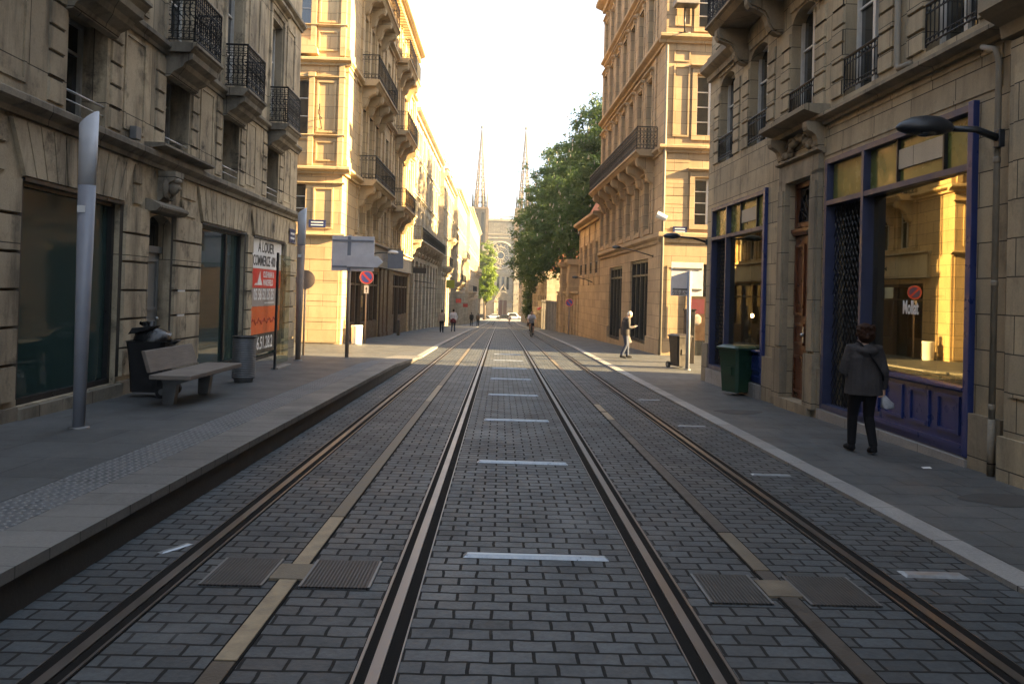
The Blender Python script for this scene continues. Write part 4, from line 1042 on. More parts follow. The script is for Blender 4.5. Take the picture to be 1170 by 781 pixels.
# ================================================================== TERRACES FURTHER DOWN THE STREET
def row_house(label, x0, side, u0, u1, H, floors, mat, ang=0, shop='brown', balc=None, dormers=0, depth=10, sp=2.6, roof='zinc', band=True, cat='building', rings=False, ww=1.05, shut=False):
    m = LEFT if side < 0 else RIGHT
    t = thing('terrace_house', label, cat, (x0, 0, 0), ang)
    zg = gz((u0 + u1) / 2); zl = gz(u1)
    n = max(1, int((u1 - u0) / sp)); cs = [u0 + (u1 - u0) * (k + .5) / n for k in range(n)]
    ops = []; gops = []
    for i, (a, b) in enumerate(floors):
        ops += [(c - ww / 2, c + ww / 2, a, b) for c in cs]
    g1 = floors[0][0] - 1.0 if floors else H - 1
    if shop:
        gops = [(c - sp * .36, c + sp * .36, zl - .3, g1 - .55) for c in cs]
    w = MB(m); wall(w, u0, u1, zl - 1.5, H, ops + gops, .3); core(w, u0 + .02, u1 - .02, zl - 1.5, H, -.36, -depth)
    for u in (u0, u1): w.quad((u, 0, zl - 1.5), (u, -depth, zl - 1.5), (u, -depth, H), (u, 0, H))
    for i, (a, b) in enumerate(floors):
        for c in cs: frame_border(w, c - ww / 2 - .18, c + ww / 2 + .18, a - .12, b + .2, .16, 0, .06)
    for k in range(n + 1):
        u = u0 + (u1 - u0) * k / n; w.box(max(u0, u - .2), min(u1, u + .2), 0, .06, g1 + .3, H - .5)
    if shop: rust(w, u0, u1, zl, g1 - .1, .42, [(o[0] - .05, o[1] + .05, o[2] - .5, o[3] + .05) for o in gops], .025, .03)
    w.build('wall', M[mat], t)
    b = MB(m); b.mould(u0, u1, CORN(H - .55, .55, .5))
    if band: b.mould(u0, u1, CORN(g1 - .1, .2, .26))
    for a, bb in floors[1:]: b.mould(u0, u1, CORN(a - .55, .16, .2))
    b.build('cornice', M[mat], t)
    for o in ops:
        window(t, m, o, .22, 'frame', 'glassb', 2, 3)
        if balc is None: guard(t, m, o, .8, .02, .16)
    for o in gops: window(t, m, o, .24, shop, 'glass', 2, 2)
    if balc:
        for (a, c0, c1) in balc:
            k = max(2, int((c1 - c0) / 2.3)); balcony(t, m, c0, c1, a, .85, mat, .26, 1.0, [lerp(c0 + .4, c1 - .4, q / (k - 1)) for q in range(k)], .36, .85, .2, False, rings)
    r = MB(m); r.mould(u0, u1, [(-.2, H - .05), (-1.3, H + 2.0), (-depth * .6, H + 3.0), (-depth, H - .05)]); r.build('roof', M[roof], t)
    for k in range(dormers):
        c = lerp(u0, u1, (k + .5) / dormers); d = MB(m); d.box(c - .8, c + .8, -1.9, -.25, H, H + 1.7); d.ext([(c - 1.05, H + 1.7), (c + 1.05, H + 1.7), (c, H + 2.6)], -2.2, -.1)
        dm = d.build('dormer', M[mat], t); q = MB(m); q.box(c - .45, c + .45, -.26, -.235, H + .3, H + 1.5); q.build('pane', M['glass'], dm)
    ch = MB(m); c = lerp(u0, u1, .8); ch.box(c - .9, c + .9, -4.5, -3.5, H, H + 4.2); 
    for k in range(3): ch.lathe([(.16, H + 4.2), (.2, H + 4.9)], 8, m(c - .5 + k * .5, -4, 0)[:2])
    ch.build('chimney', M['tile'], t)
    return t
row_house('long rusticated house on the left with a continuous dark balcony over the street', -6.9, -1, 57.02, 82, 15.6, [(5.7, 8.4), (9.6, 11.8), (12.6, 14.4)], 'far', 0, 'brown', [(5.62, 57.3, 81.7)], 0, sp=2.8, rings=True)
row_house('narrow bright house on the left with small upper balconies and a dormer', -6.5, -1, 82.02, 100, 14.6, [(4.6, 7.0), (8.2, 10.4), (11.2, 13)], 'far', 0, 'brown', [(4.52, 83, 90), (8.12, 90, 99)], 3)
row_house('tall pale house with a terracotta chimney, midway down the left terrace', -6.1, -1, 100.02, 128, 15.4, [(3.2, 5.8), (7.0, 9.4), (10.6, 12.8)], 'far', 0, 'dark', [(3.12, 101, 114), (6.92, 115, 127)], 0, sp=2.9)
row_house('last pale house of the left terrace, nearest the cathedral square', -5.6, -1, 128.02, 186, 16.2, [(2.0, 4.8), (6.2, 8.6), (9.8, 12.2)], 'far', 0, 'dark', [(1.9, 130, 150), (6.1, 152, 184)], 0, sp=3.4)
row_house('house in the garden behind the chestnut trees, out of view, its height set to shade the left terrace', 17.0, 1, 54, 84, 15.0, [(1.5, 4), (5.5, 8), (9.5, 12)], 'far', 0, None, None, 0, 9, 3, 'zinc')  # unseen house inferred from the terrace shade, height chosen for its shadow
# right side: low annex, garden walls, gate, houses
row_house('low one-storey stone annex beside the tall ochre corner building', 7.42, 1, 48.03, 58.2, 7.2, [(3.2, 5.3)], 'R2', ANG, None, None, 0, 7, 2.5, 'tile', False)
def garden_wall():
    t = thing('garden_wall', 'ochre garden wall with vertical pilasters under the chestnut trees', 'wall', (7.5, 0, 0), ANG); m = RIGHT
    w = MB(m); w.box(58.25, 75.0, -.45, 0, -3, 1.9)
    for k in range(9): w.box(58.4 + k * 2.0, 58.95 + k * 2.0, 0, .12, -3, 1.75)
    w.build('wall', M['R2'], t)
    c = MB(m); c.box(58.25, 75.0, -.55, .16, 1.9, 2.08); c.build('coping', M['R2t'], t)
    p = MB(m)
    for u in (64.3, 70.2):
        p.box(u - .75, u + .75, -1.1, .25, -3, 4.3)
        for q in range(5): p.box(u - .8, u + .8, 0, .3, -2 + q * 1.2, -1.2 + q * 1.2)
        p.mould(u - .95, u + .95, [(-1.3, 4.3), (.35, 4.3), (.5, 4.5), (.5, 4.75), (-1.3, 4.8)])
    p.build('pier', M['R2t'], t)
    return t
garden_wall()
t = thing('iron_gate', 'row of pale gate posts with dark iron railings beyond the garden wall', 'gate', (7.5, 0, 0), ANG)
for k in range(6):
    u = 75.6 + k * 3.2; p = MB(RIGHT); p.box(u - .28, u + .28, -.28, .28, -3.4, .9); p.mould(u - .36, u + .36, [(-.36, .9), (.36, .9), (.3, 1.08), (-.3, 1.08)])
    c = RIGHT(u, 0, 1.26); p.ball(c, (.26, .26, .3), 10, 6); p.build('gate_post', M['concrete'], t)
    if k < 5:
        r = railing_mb(RIGHT, [(u + .28, 0), (u + 2.92, 0)], gz(u) - .1, gz(u) + 2.2, .16, False, .014); r.build('gate_railing', M['iron'], t)
row_house('small sunlit house beyond the iron gate on the right', 7.95, 1, 92.5, 108, 4.6, [(.8, 3.0)], 'far', ANG, 'brown', None, 0, 9, 3, 'tile')
row_house('two-storey orange stone house past the trees on the right', 8.1, 1, 108.03, 132, 6.2, [(-.2, 2.2), (3.2, 5.0)], 'far', ANG, 'brown', None, 0, 9, 3, 'tile')
row_house('last house on the right before the cathedral square', 9.7, 1, 132.03, 186, 8.6, [(-.8, 1.8), (3.0, 5.2)], 'far', ANG, 'dark', None, 0, 9, 3.6, 'zinc')

# ================================================================== CATHEDRAL
def cathedral():
    Y = 318; e = END(Y); z0 = -8.4
    t = thing('cathedral', 'gothic cathedral transept with rose window and two tall openwork spires closing the street', 'cathedral', (0, 0, 0))
    w = MB(e); X0, X1 = -7.0, 5.6; cx = -.7
    ops = [(-.75, .75, z0, -1.2), (1.0, 2.5, z0, -1.2), (-3.9, -2.9, 3.2, 8.6), (-1.9, -.9, 3.2, 8.6), (.1, 1.1, 3.2, 8.6), (2.1, 3.1, 3.2, 8.6)]
    wall(w, X0, X1, z0 - 1, 32.5, ops, 1.0); core(w, X0, X1, z0 - 1, 30, -1.2, -45)
    for z in (9.4, 10.2, 24.5, 26): w.box(X0, X1, 0, .5, z, z + .4)
    for k in range(13): w.box(X0 + .3 + k * 1.0, X0 + .55 + k * 1.0, .0, .3, 26.4, 31.8)
    w.box(X0, X1, 0, .6, 31.8, 32.6)
    for k in range(20): w.box(X0 + k * .63, X0 + k * .63 + .3, 0, .3, 32.6, 33.6)
    w.box(X0, X1, 0, .3, 33.6, 33.9)
    w.build('wall', M['cath'], t)
    # tympanum and portal gable
    p = MB(e); pc = .9
    for q in range(4):
        r = 3.6 - q * .55; p.tube([(pc + r * math.cos(a), .9 - q * .22, -2.2 + 1.25 * r * math.sin(a)) for a in [PI * k / 16 for k in range(17)]], .30, 6)
        p.tube([(pc - r, .9 - q * .22, z0), (pc - r, .9 - q * .22, -2.2)], .28, 6); p.tube([(pc + r, .9 - q * .22, z0), (pc + r, .9 - q * .22, -2.2)], .28, 6)
    p.ext([(pc - 4.4, -1.8), (pc, 5.6), (pc + 4.4, -1.8), (pc + 3.9, -1.8), (pc, 4.6), (pc - 3.9, -1.8)], .3, 1.1)
    for k in range(8): p.box(-4.6 + k * 1.35, -4.2 + k * 1.35, .1, .4, 8.9, 10.4)
    p.build('portal', M['cath'], t)
    for o in ops[:2]:
        d = MB(e); d.box(o[0], o[1], -.9, -.7, o[2], o[3]); d.build('door', M['wood'], t)
    for o in ops[2:]:
        d = MB(e); d.box(o[0], o[1], -.8, -.6, o[2], o[3]); d.build('lancet_window', M['glass'], t)
    rz_, rr = 17.4, 5.6
    g = MB(e); g.add([(cx + rr * math.cos(a), .05, rz_ + rr * math.sin(a)) for a in [2 * PI * k / 32 for k in range(32)]], [tuple(range(32))]); rw = g.build('rose_window', M['glass'], t)
    g = MB(e)
    for r, th in ((rr, .45), (rr * .62, .22), (rr * .28, .22)): g.tube([(cx + r * math.cos(a), .2, rz_ + r * math.sin(a)) for a in [2 * PI * k / 32 for k in range(32)]], th, 6, True, True)
    for k in range(16):
        a = 2 * PI * k / 16; g.tube([(cx + 1.4 * math.cos(a), .2, rz_ + 1.4 * math.sin(a)), (cx + rr * math.cos(a), .2, rz_ + rr * math.sin(a))], .15, 5)
        a += PI / 16
        for r2, s in ((4.4, .62), (2.6, .38)): g.tube([(cx + r2 * math.cos(a) + s * math.cos(b), .2, rz_ + r2 * math.sin(a) + s * math.sin(b)) for b in [2 * PI * q / 8 for q in range(8)]], .12, 4, True, True)
    g.build('tracery', M['cath'], rw)
    b = MB(e)
    for x in (X0 - .4, X1 + .6):
        b.box(x - 1.1, x + 1.1, -1, 1.6, z0 - 1, 12); b.box(x - .9, x + .9, -1, 1.1, 12, 22); b.ext([(x - 1.1, 12), (x + 1.1, 12), (x, 15)], 1.1, 1.6)
        for zz in (-3, 1.5, 6): b.box(x - 1.3, x + 1.3, -1, 1.8, zz, zz + .5)
    b.build('buttress', M['cath'], t)
    b = MB(e); b.ext([(X0, 30), (X1, 30), (cx, 33.2)], -1, -40); b.build('roof', M['zinc'], t)
    for tx in (-10.0, 8.6):
        b = MB(e); h = 3.3
        to = [(tx - 1.9, tx - .7, 23, 35.0), (tx + .7, tx + 1.9, 23, 35.0), (tx - 1.9, tx - .7, 4, 17), (tx + .7, tx + 1.9, 4, 17)]
        wall(b, tx - h, tx + h, z0 - 1, 37.5, to, .9); b.box(tx - h, tx + h, -1.2, -2 * h, z0 - 1, 37.5)
        for x in (tx - h, tx + h): b.box(x - .6, x + .6, -2 * h - .4, .7, z0 - 1, 36.5)
        for z in (1, 19, 36.6): b.box(tx - h - .5, tx + h + .5, -2 * h - .5, .6, z, z + .7)
        for o in to: b.box(o[0], o[1], -.95, -.9, o[2], o[3])
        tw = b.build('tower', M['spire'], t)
        for o in to:
            q = MB(e); q.box(o[0] + .02, o[1] - .02, -.8, -.7, o[2] + .02, o[3] - .02); q.build('louvre', M['dark'], tw)
        s = MB(); cy = Y + h; zb, zt = 37.4, 71.6
        ring = lambda f, r: [(tx + r * math.cos(PI / 8 + k * PI / 4), cy + r * math.sin(PI / 8 + k * PI / 4), lerp(zb, zt, f)) for k in range(8)]
        rad = lambda f: lerp(2.5, .10, f) 
        for k in range(8): s.tube([ring(f, rad(f))[k] for f in (0, .25, .5, .75, 1)], [.32, .28, .22, .16, .11], 4)
        fs = [0, .07, .14, .22, .30, .38, .46, .54, .62, .70, .78, .86]
        for i, f in enumerate(fs): s.tube(ring(f, rad(f)), .17 * (1 - f * .6), 4, False, True)
        for f0, f1 in zip(fs, fs[1:]):
            if f0 < .1 or 1:
                A, B_ = ring(f0, rad(f0)), ring(f1, rad(f1))
                for k in range(8):
                    j = (k + 1) % 8
                    if k % 2 == 0: s.tube([A[k], B_[j]], .10 * (1.1 - f1), 4, False); s.tube([A[j], B_[k]], .10 * (1.1 - f1), 4, False)
                    s.ball(B_[k], (.46 * (1.05 - f1), .46 * (1.05 - f1), .62 * (1.1 - f1)), 6, 4)
        for k in range(8):
            c = ring(0, 3.3)[k]; s.tube([(c[0], c[1], zb), (c[0], c[1], zb + 4.5), (c[0], c[1], zb + 7)], [.42, .35, .05], 6)
        s.ball((tx, cy, zt), (.5, .5, .7), 8, 6); s.tube([(tx, cy, zt), (tx, cy, zt + 2.2)], .10, 5)
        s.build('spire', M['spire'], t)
cathedral()
# low buildings flanking the square
row_house('pale house standing left of the cathedral on the square', -20, -1, 255, 300, 10, [(-1, 2), (4, 7)], 'cath', 0, None, None, 0, 12, 6)
row_house('pale house standing right of the cathedral on the square', 12, 1, 240, 300, 9, [(-1, 2), (4, 7)], 'cath', 0, None, None, 0, 12, 6)

# ================================================================== TREES
def tree(label, name, loc, crown, trunk_h, nclump, nleaf, leaf, lm, blossoms=0, seed=1, group=None):
    """crown: list of (dx,dy,z,rx,ry,rz) lobes, z above the tree's foot"""
    rnd = random.Random(seed); t = thing(name, label, 'tree', loc, 0, group)
    w = MB(); top = max(c[2] + c[5] * .5 for c in crown)
    w.tube([(0, 0, -.3), (.05, 0, trunk_h * .5), (-.05, .1, trunk_h), (0, 0, top)], [.42, .32, .28, .06], 9)
    for c in crown:
        for k in range(4):
            a = rnd.uniform(0, 2 * PI); f = rnd.uniform(.3, .8)
            e = Vector((c[0] + c[3] * f * math.cos(a), c[1] + c[4] * f * math.sin(a), c[2] + c[5] * rnd.uniform(-.4, .6)))
            s = Vector((0, 0, lerp(trunk_h * .8, max(trunk_h, e.z * .75), rnd.random() * .7)))
            w.tube([s, s.lerp(e, .5) + Vector((0, 0, .4)), e], [.16, .10, .03], 6)
    w.build('trunk', M['trunk'], t)
    vs = []; fs = []; bl = MB()
    tot = sum(c[3] * c[4] * c[5] for c in crown)
    for c in crown:
        n = int(nclump * c[3] * c[4] * c[5] / tot)
        for _ in range(n):
            d = Vector((rnd.gauss(0, 1), rnd.gauss(0, 1), rnd.gauss(0, 1))).normalized(); r = rnd.random() ** .38 * rnd.uniform(.82, 1.06)
            p = Vector((c[0] + d.x * c[3] * r, c[1] + d.y * c[4] * r, c[2] + d.z * c[5] * r)); cr = rnd.uniform(.35, .85)
            for _ in range(nleaf):
                q = p + Vector((rnd.gauss(0, cr * .55), rnd.gauss(0, cr * .55), rnd.gauss(0, cr * .38)))
                nrm = (d + Vector((rnd.gauss(0, .7), rnd.gauss(0, .7), rnd.gauss(.5, .7)))).normalized()
                x = nrm.orthogonal().normalized(); x.rotate(Matrix.Rotation(rnd.uniform(0, 6.28), 3, nrm)); y = nrm.cross(x)
                s = leaf * rnd.uniform(.6, 1.3); k = len(vs)
                vs += [q - x * s, q + y * s * .45, q + x * s - nrm * s * .25, q - y * s * .45]; fs.append((k, k + 1, k + 2, k + 3))
            if blossoms and rnd.random() < blossoms and r > .72:
                for _q in range(2):
                    h = p + d * cr * .5 + Vector((rnd.gauss(0, .3), rnd.gauss(0, .3), rnd.gauss(0, .2)))
                    bl.tube([h, h + Vector((0, 0, .28))], [.07, .015], 5)
    me = MB(); me.v = [tuple(v) for v in vs]; me.f = fs; me.sm = [False] * len(fs); me.build('crown', lm, t, fix=False)
    if blossoms: bl.build('blossoms', M['blossom'], t, fix=False)
    return t
CH = 'chestnut trees behind the garden wall'
tree('dark chestnut tree in flower rising beside the ochre corner building, tallest of the row', 'chestnut_tree', (9.4, 68, -1.9), [(0, 0, 14.6, 5.0, 5.2, 6.8), (-2.0, 1.5, 9.6, 3.6, 4.0, 4.2), (-.4, -1, 18.9, 3.8, 3.4, 3.4)], 4.5, 520, 64, .17, M['leaf'], .5, 3, CH)
tree('dark chestnut tree behind the low annex, partly hidden by the ochre corner building', 'chestnut_tree', (13.0, 60, -1.6), [(0, 0, 14.2, 5.4, 5.2, 7.2), (-2, 2, 9.0, 4.2, 4.6, 5.0)], 4.5, 480, 62, .17, M['leaf'], .4, 21, CH)
tree('broad chestnut tree in flower overhanging the pavement past the garden wall', 'chestnut_tree', (7.6, 82, -2.3), [(0, 0, 14.4, 5.2, 5.4, 6.2), (-2.6, -1, 9.6, 3.8, 4.0, 4.2), (-.6, 1, 17.6, 4.4, 4.0, 3.6)], 4.5, 560, 62, .18, M['leaf'], .5, 5, CH)
tree('chestnut tree leaning far over the street, farthest but one of the row', 'chestnut_tree', (6.6, 98, -2.8), [(0, 0, 13.4, 5.4, 5.6, 6.8), (-2.2, -1, 9.4, 3.6, 3.8, 4.2)], 4.5, 600, 58, .2, M['leaf'], .4, 8, CH)
tree('chestnut tree with low hanging crown, nearest the cathedral', 'chestnut_tree', (6.2, 114, -3.2), [(0, 0, 10.6, 4.4, 5.0, 4.6), (-1.0, -1, 8.2, 2.4, 3.4, 3.0)], 4.0, 330, 52, .22, M['leaf'], .3, 9, CH)
tree('bright lime-green sunlit tree in front of the cathedral on the left', 'tree', (-4.4, 206, -5.4), [(0, 0, 13.5, 3.4, 3.4, 7.6), (.6, .3, 8.0, 2.8, 2.8, 3.6), (-2.6, 0, 10.5, 2.2, 2.4, 4.0)], 4.0, 420, 46, .26, M['leafy'], 0, 12)
tree('small dark climbing tree against the houses on the right of the street', 'tree', (4.6, 122, -3.4), [(0, 0, 4.2, .9, 1.4, 3.2)], 1.6, 70, 50, .2, M['leaf'], 0, 17)

# ================================================================== STREET FURNITURE, LEFT
def blade_post(label, loc, H, split, w0, w1, mat='greypole', group='tapered tram stop posts'):
    t = thing('lamp_post', label, 'lamp post', loc, R(0), group)
    b = MB(); f = lambda z: lerp(w0, w1, z / H)
    def seg(z0, z1, slant=0):
        mb = MB(); n = 16; vs = []; 
        for z, s in ((z0, 0), (z1, slant)):
            for k in range(n):
                a = 2 * PI * k / n; x, y = math.cos(a) * f(z), math.sin(a) * .075
                vs.append((x, y, z + s * math.cos(a)))
        mb.add(vs, [(k, (k + 1) % n, n + (k + 1) % n, n + k) for k in range(n)] + [tuple(range(n - 1, -1, -1)), tuple(range(n, 2 * n))], True)
        return mb
    seg(-.1, split).build('post', M[mat], t); seg(split + .004, H - .03, .09).build('lamp_panel', M['lamptop'], t)
    c = MB(); c.lathe([(w0 + .05, -.02), (w0 + .05, .02), (w0 + .01, .03)], 16); c.build('base_collar', M['zinc'], t)
    s = MB(); s.box(-.06, .03, -.082, -.077, split - .32, split - .24); s.build('sticker', M['whitev'], t)
    return t
blade_post('tall tapered grey post with pale luminous top on the tram platform, nearest the camera', (-4.81, 8.84, gz(8.84) + .255), 3.60, 2.80, .062, .108)
blade_post('tapered brown-grey post with pale top at the far end of the tram platform', (-5.33, 20.25, gz(20.25) + .24), 4.0, 3.05, .068, .12, 'brownpole')

def bench():
    t = thing('park_bench', 'worn grey timber bench with short backrest on the tram platform', 'bench', (-4.55, 11.62, gz(11.6) + .258), R(-1))
    s = MB(); s.box(-.30, .28, -.95, 1.05, .405, .47); s.build('seat', M['benchwood'], t, .012)
    b = MB(); b.add([(-.33, -.95, .50), (-.33, .62, .50), (-.27, .62, .50), (-.27, -.95, .50), (-.42, -.95, .80), (-.42, .62, .80), (-.37, .62, .80), (-.37, -.95, .80)],
                    [(0, 3, 2, 1), (4, 5, 6, 7), (0, 1, 5, 4), (1, 2, 6, 5), (2, 3, 7, 6), (3, 0, 4, 7)]); b.build('backrest', M['benchwood'], t, .010)
    for y in (-.55, .68):
        l = MB(); l.add([(-.26, y - .06, 0), (-.10, y - .06, 0), (-.10, y + .06, 0), (-.26, y + .06, 0), (-.30, y - .06, .40), (.22, y - .06, .40), (.22, y + .06, .40), (-.30, y + .06, .40), (-.26, y - .06, .30), (-.06, y - .06, .30), (-.06, y + .06, .30), (-.26, y + .06, .30)],
                        [(0, 3, 2, 1), (4, 5, 6, 7), (0, 1, 9, 8), (1, 2, 10, 9), (2, 3, 11, 10), (3, 0, 8, 11), (8, 9, 5, 4), (9, 10, 6, 5), (10, 11, 7, 6), (11, 8, 4, 7)]); l.build('leg', M['zinc'], t, .008)
tw = NT('grey_bench_timber'); co = tw.coord(); n1 = tw.noise(co, 3, 8, .65, (14, 1.0, 14)); n2 = tw.noise(co, 2, 4)
tw.base(tw.mix(tw.ramp(n2, [(.35, 0.), (.65, 1.)]), tw.mix(n1, (.13, .11, .095), (.28, .245, .21)), tw.mix(n1, (.10, .085, .075), (.22, .19, .165))), .75, 0., tw.bump(n1, .4, .01), .3)
M['benchwood'] = tw.mat
bench()
def wheelie(label, loc, rz, mat, lid=True, s=1.0, H=.98, w=.58, d=.62):
    t = thing('wheeled_bin', label, 'wheeled bin', loc, rz)
    b = MB(); 
    R_ = [(.40 * w, .40 * d, .08), (.42 * w, .41 * d, .30), (.46 * w, .45 * d, H * .75), (.5 * w, .5 * d, H), (.535 * w, .54 * d, H), (.535 * w, .54 * d, H - .06)]
    rr = lambda a, b_, z: [(sx * (a - q), sy * (b_ - q2), z) for sx, sy, q, q2 in ((1, 1, 0, .05), (1, 1, .05, 0), (-1, 1, .05, 0), (-1, 1, 0, .05), (-1, -1, 0, .05), (-1, -1, .05, 0), (1, -1, .05, 0), (1, -1, 0, .05))]
    vs = sum([rr(*q) for q in R_[:5]], []); n = 8
    fs = [(i * n + k, i * n + (k + 1) % n, (i + 1) * n + (k + 1) % n, (i + 1) * n + k) for i in range(4) for k in range(n)] + [tuple(range(n)), tuple(range(4 * n, 5 * n))]
    b.add(vs, fs)
    b.box(-.2 * w, .2 * w, -.47 * d, -.42 * d, H * .45, H * .62)
    b.build('bin_body', M[mat], t)
    l = MB()
    if lid:
        vs = rr(.55 * w, .56 * d, H + .005) + rr(.55 * w, .56 * d, H + .035) + rr(.40 * w, .42 * d, H + .085)
        l.add(vs, [(i * n + k, i * n + (k + 1) % n, (i + 1) * n + (k + 1) % n, (i + 1) * n + k) for i in range(2) for k in range(n)] + [tuple(range(n)), tuple(range(2 * n, 3 * n))])
        l.build('lid', M[mat], t, 0)
    h = MB(); h.tube([(-.2 * w, .5 * d, H - .05), (-.2 * w, .66 * d, H + .01), (.2 * w, .66 * d, H + .01), (.2 * w, .5 * d, H - .05)], .016, 6); h.build('handle', M[mat], t)
    for sx in (-1, 1):
        q = MB(); q.tube([(sx * .44 * w - .03, .48 * d, .10), (sx * .44 * w + .03, .48 * d, .10)], .10, 16, False); wh = q.build('wheel', M['tyre'], t)
        q = MB(); q.tube([(sx * .44 * w - .034, .48 * d, .10), (sx * .44 * w + .034, .48 * d, .10)], .05, 12, False); q.build('hub', M['zinc'], wh)
    return t
wheelie('black wheeled bin overflowing with a rubbish bag beside the bench', (-5.42, 11.95, gz(11.95) + .258), R(-90), 'black', False, 1, .86, .5, .6)
t = thing('rubbish_bag', 'shiny black rubbish bag piled on top of the black wheeled bin', 'rubbish bag', (-5.42, 11.95, gz(11.95) + .258 + .86))
b = MB(); rnd = random.Random(4)
b.loft([(0, 0, -.10, .20, .2), (.02, .0, .0, .27, .25), (0, .03, .08, .27, .25), (-.03, 0, .16, .18, .17), (-.05, .02, .21, .07, .06), (-.08, .02, .27, .10, .06)], 18)
b.v = [(x + rnd.gauss(0, .016), y + rnd.gauss(0, .016), z + rnd.gauss(0, .014)) for x, y, z in b.v]; b.build('bag_body', M['bag'], t)
b = MB(); b.ext([(-.28, .10), (.02, .17), (.10, .24), (-.22, .20)], -.2, .1); b.build('folded_flap', M['black'], t, .01)
# slatted litter bin
t = thing('litter_bin', 'grey metal litter bin with horizontal slats on the tram platform', 'litter bin', (-4.78, 14.35, gz(14.35) + .258), R(-2))
b = MB(); b.lathe([(.17, 0), (.17, .06), (.205, .08), (.205, .84), (.18, .85)], 24); b.build('drum', M['binmetal'], t)
b = MB()
for k in range(22): b.lathe([(.207, .10 + k * .033), (.216, .104 + k * .033), (.216, .120 + k * .033), (.207, .124 + k * .033)], 24)
b.build('slats', M['binmetal'], t); b = MB(); b.lathe([(.222, .83), (.222, .86), (.16, .865), (.16, .80), (.15, .80)], 24); b.build('rim', M['dark'], t)
# glass wind screen
t = thing('glass_screen', 'frameless glass wind screen with dark post by the letting poster', 'glass screen', (-5.04, 17.2, gz(17.2) + .258))
b = MB(); b.box(-.022, .022, -.03, .03, 0, 2.62); b.build('post', M['dark'], t); b = MB(); b.box(-.006, .006, .03, 1.02, .10, 2.58); b.build('pane', M['panelglass'], t)
b = MB(); b.box(-.08, .08, .0, 1.05, -.0, .035); b.build('foot_rail', M['concrete'], t)

def direction_sign():
    g = gz(22.8) + hplat(22.8)
    t = thing('traffic_sign', 'grey back of a large square direction panel on a brown pole, left pavement', 'traffic sign', (-4.56, 22.84, g), 0)
    b = MB(); b.tube([(0, 0, -.05), (0, 0, 3.66)], .058, 14); b.build('pole', M['brownpole'], t)
    p = MB(); p.box(-.52, .74, -.075, -.055, 2.60, 3.64); pn = p.build('panel', M['signback'], t, .006)
    q = MB(); q.box(-.50, .72, -.10, -.075, 3.48, 3.53); q.box(-.50, .72, -.10, -.075, 2.70, 2.75); q.box(-.05, .05, -.11, -.075, 2.62, 3.62); q.build('rail', M['greypole'], pn)
    a = MB(); a.ext([(-.05, 2.72), (.86, 2.72), (1.02, 2.89), (.86, 3.06), (-.05, 3.06)], -.15, -.12); a.build('direction_arrow', M['signback'], t)
    f = MB(); f.lathe([(.10, -.02), (.10, .02), (.06, .03)], 14); f.build('base', M['zinc'], t)
direction_sign()
def noparking(label, loc, rz, H=3.0, sub=True, r=.28, front=True, mat='greypole'):
    t = thing('no_parking_sign', label, 'road sign', loc, rz)
    b = MB(); b.tube([(0, 0, -.1), (0, 0, H + .28)], .035, 10); b.build('pole', M[mat], t)
    def disc(rad, y0, y1, m, par, nm):
        d = MB(); d.tube([(0, y0, H), (0, y1, H)], rad, 32, False); return d.build(nm, M[m], par)
    if front:
        d = disc(r, -.05, -.07, 'signred', t, 'sign_disc'); disc(r * .78, -.07, -.074, 'signblue', d, 'blue_field')
        s = MB(); k = r * .78 / math.sqrt(2); w = r * .10
        s.add([(-k - w, -.0765, H + k - w), (-k + w, -.0765, H + k + w), (k + w, -.0765, H - k + w), (k - w, -.0765, H - k - w)], [(0, 1, 2, 3)]); s.build('red_bar', M['signred'], d)
        d2 = MB(); d2.tube([(0, -.046, H), (0, -.05, H)], r * 1.04, 32, False); d2.build('rim', M['white'], d)
    else:
        disc(r, -.05, -.07, 'brownpole', t, 'sign_disc')
    if sub:
        p = MB(); p.box(-.10, .10, -.06, -.045, H - r - .42, H - r - .06); pl = p.build('arrow_plate', M['white'], t)
        a = MB(); a.ext([(-.018, H - r - .38), (.018, H - r - .38), (.018, H - r - .24), (.05, H - r - .24), (0, H - r - .12), (-.05, H - r - .24), (-.018, H - r - .24)], -.064, -.0605); a.build('arrow', M['blackv'], pl)
    return t
noparking('blue and red no parking disc with small arrow plate, before the golden corner building', (-6.0, 34.0, gz(34) + .045), R(4), 2.94, True, .30, mat='brownpole')
noparking('dull brown back of a round sign behind the far platform post', (-6.15, 24.0, gz(24) + .12), R(8), 2.38, False, .30, False, 'brownpole')
noparking('round no parking disc on a pole in front of the garden wall', (5.4, 60.0, gz(60) + .03), R(-4), 2.55, False, .30)
t = thing('litter_bin', 'white sunlit cylindrical bin at the foot of the golden corner', 'litter bin', (-6.2, 33.1, gz(33.1) + .045))
b = MB(); b.lathe([(.22, 0), (.225, .04), (.235, .72), (.25, .76), (.25, .82), (.18, .83)], 24); b.build('drum', M['white'], t); b = MB(); b.lathe([(.12, .80), (.17, .835), (.17, .84)], 20); b.build('opening', M['black'], t)
b = MB(); b.lathe([(.10, -.0), (.10, .9), (.12, .92), (.02, 1.0)], 12)
o = tag(b.build('bollard', M['brownpole']), 'short brown bollard in front of the golden building shop pier', 'bollard'); o.location = (-6.2, 46.5, gz(46.5) + .045)
lamp_on_arm('street_lamp', 'pale street lamp on a short arm over the golden building shop band', (-6.74, 38.3, 3.5), (-5.6, 38.0, 3.62), 0, 'white', .9)
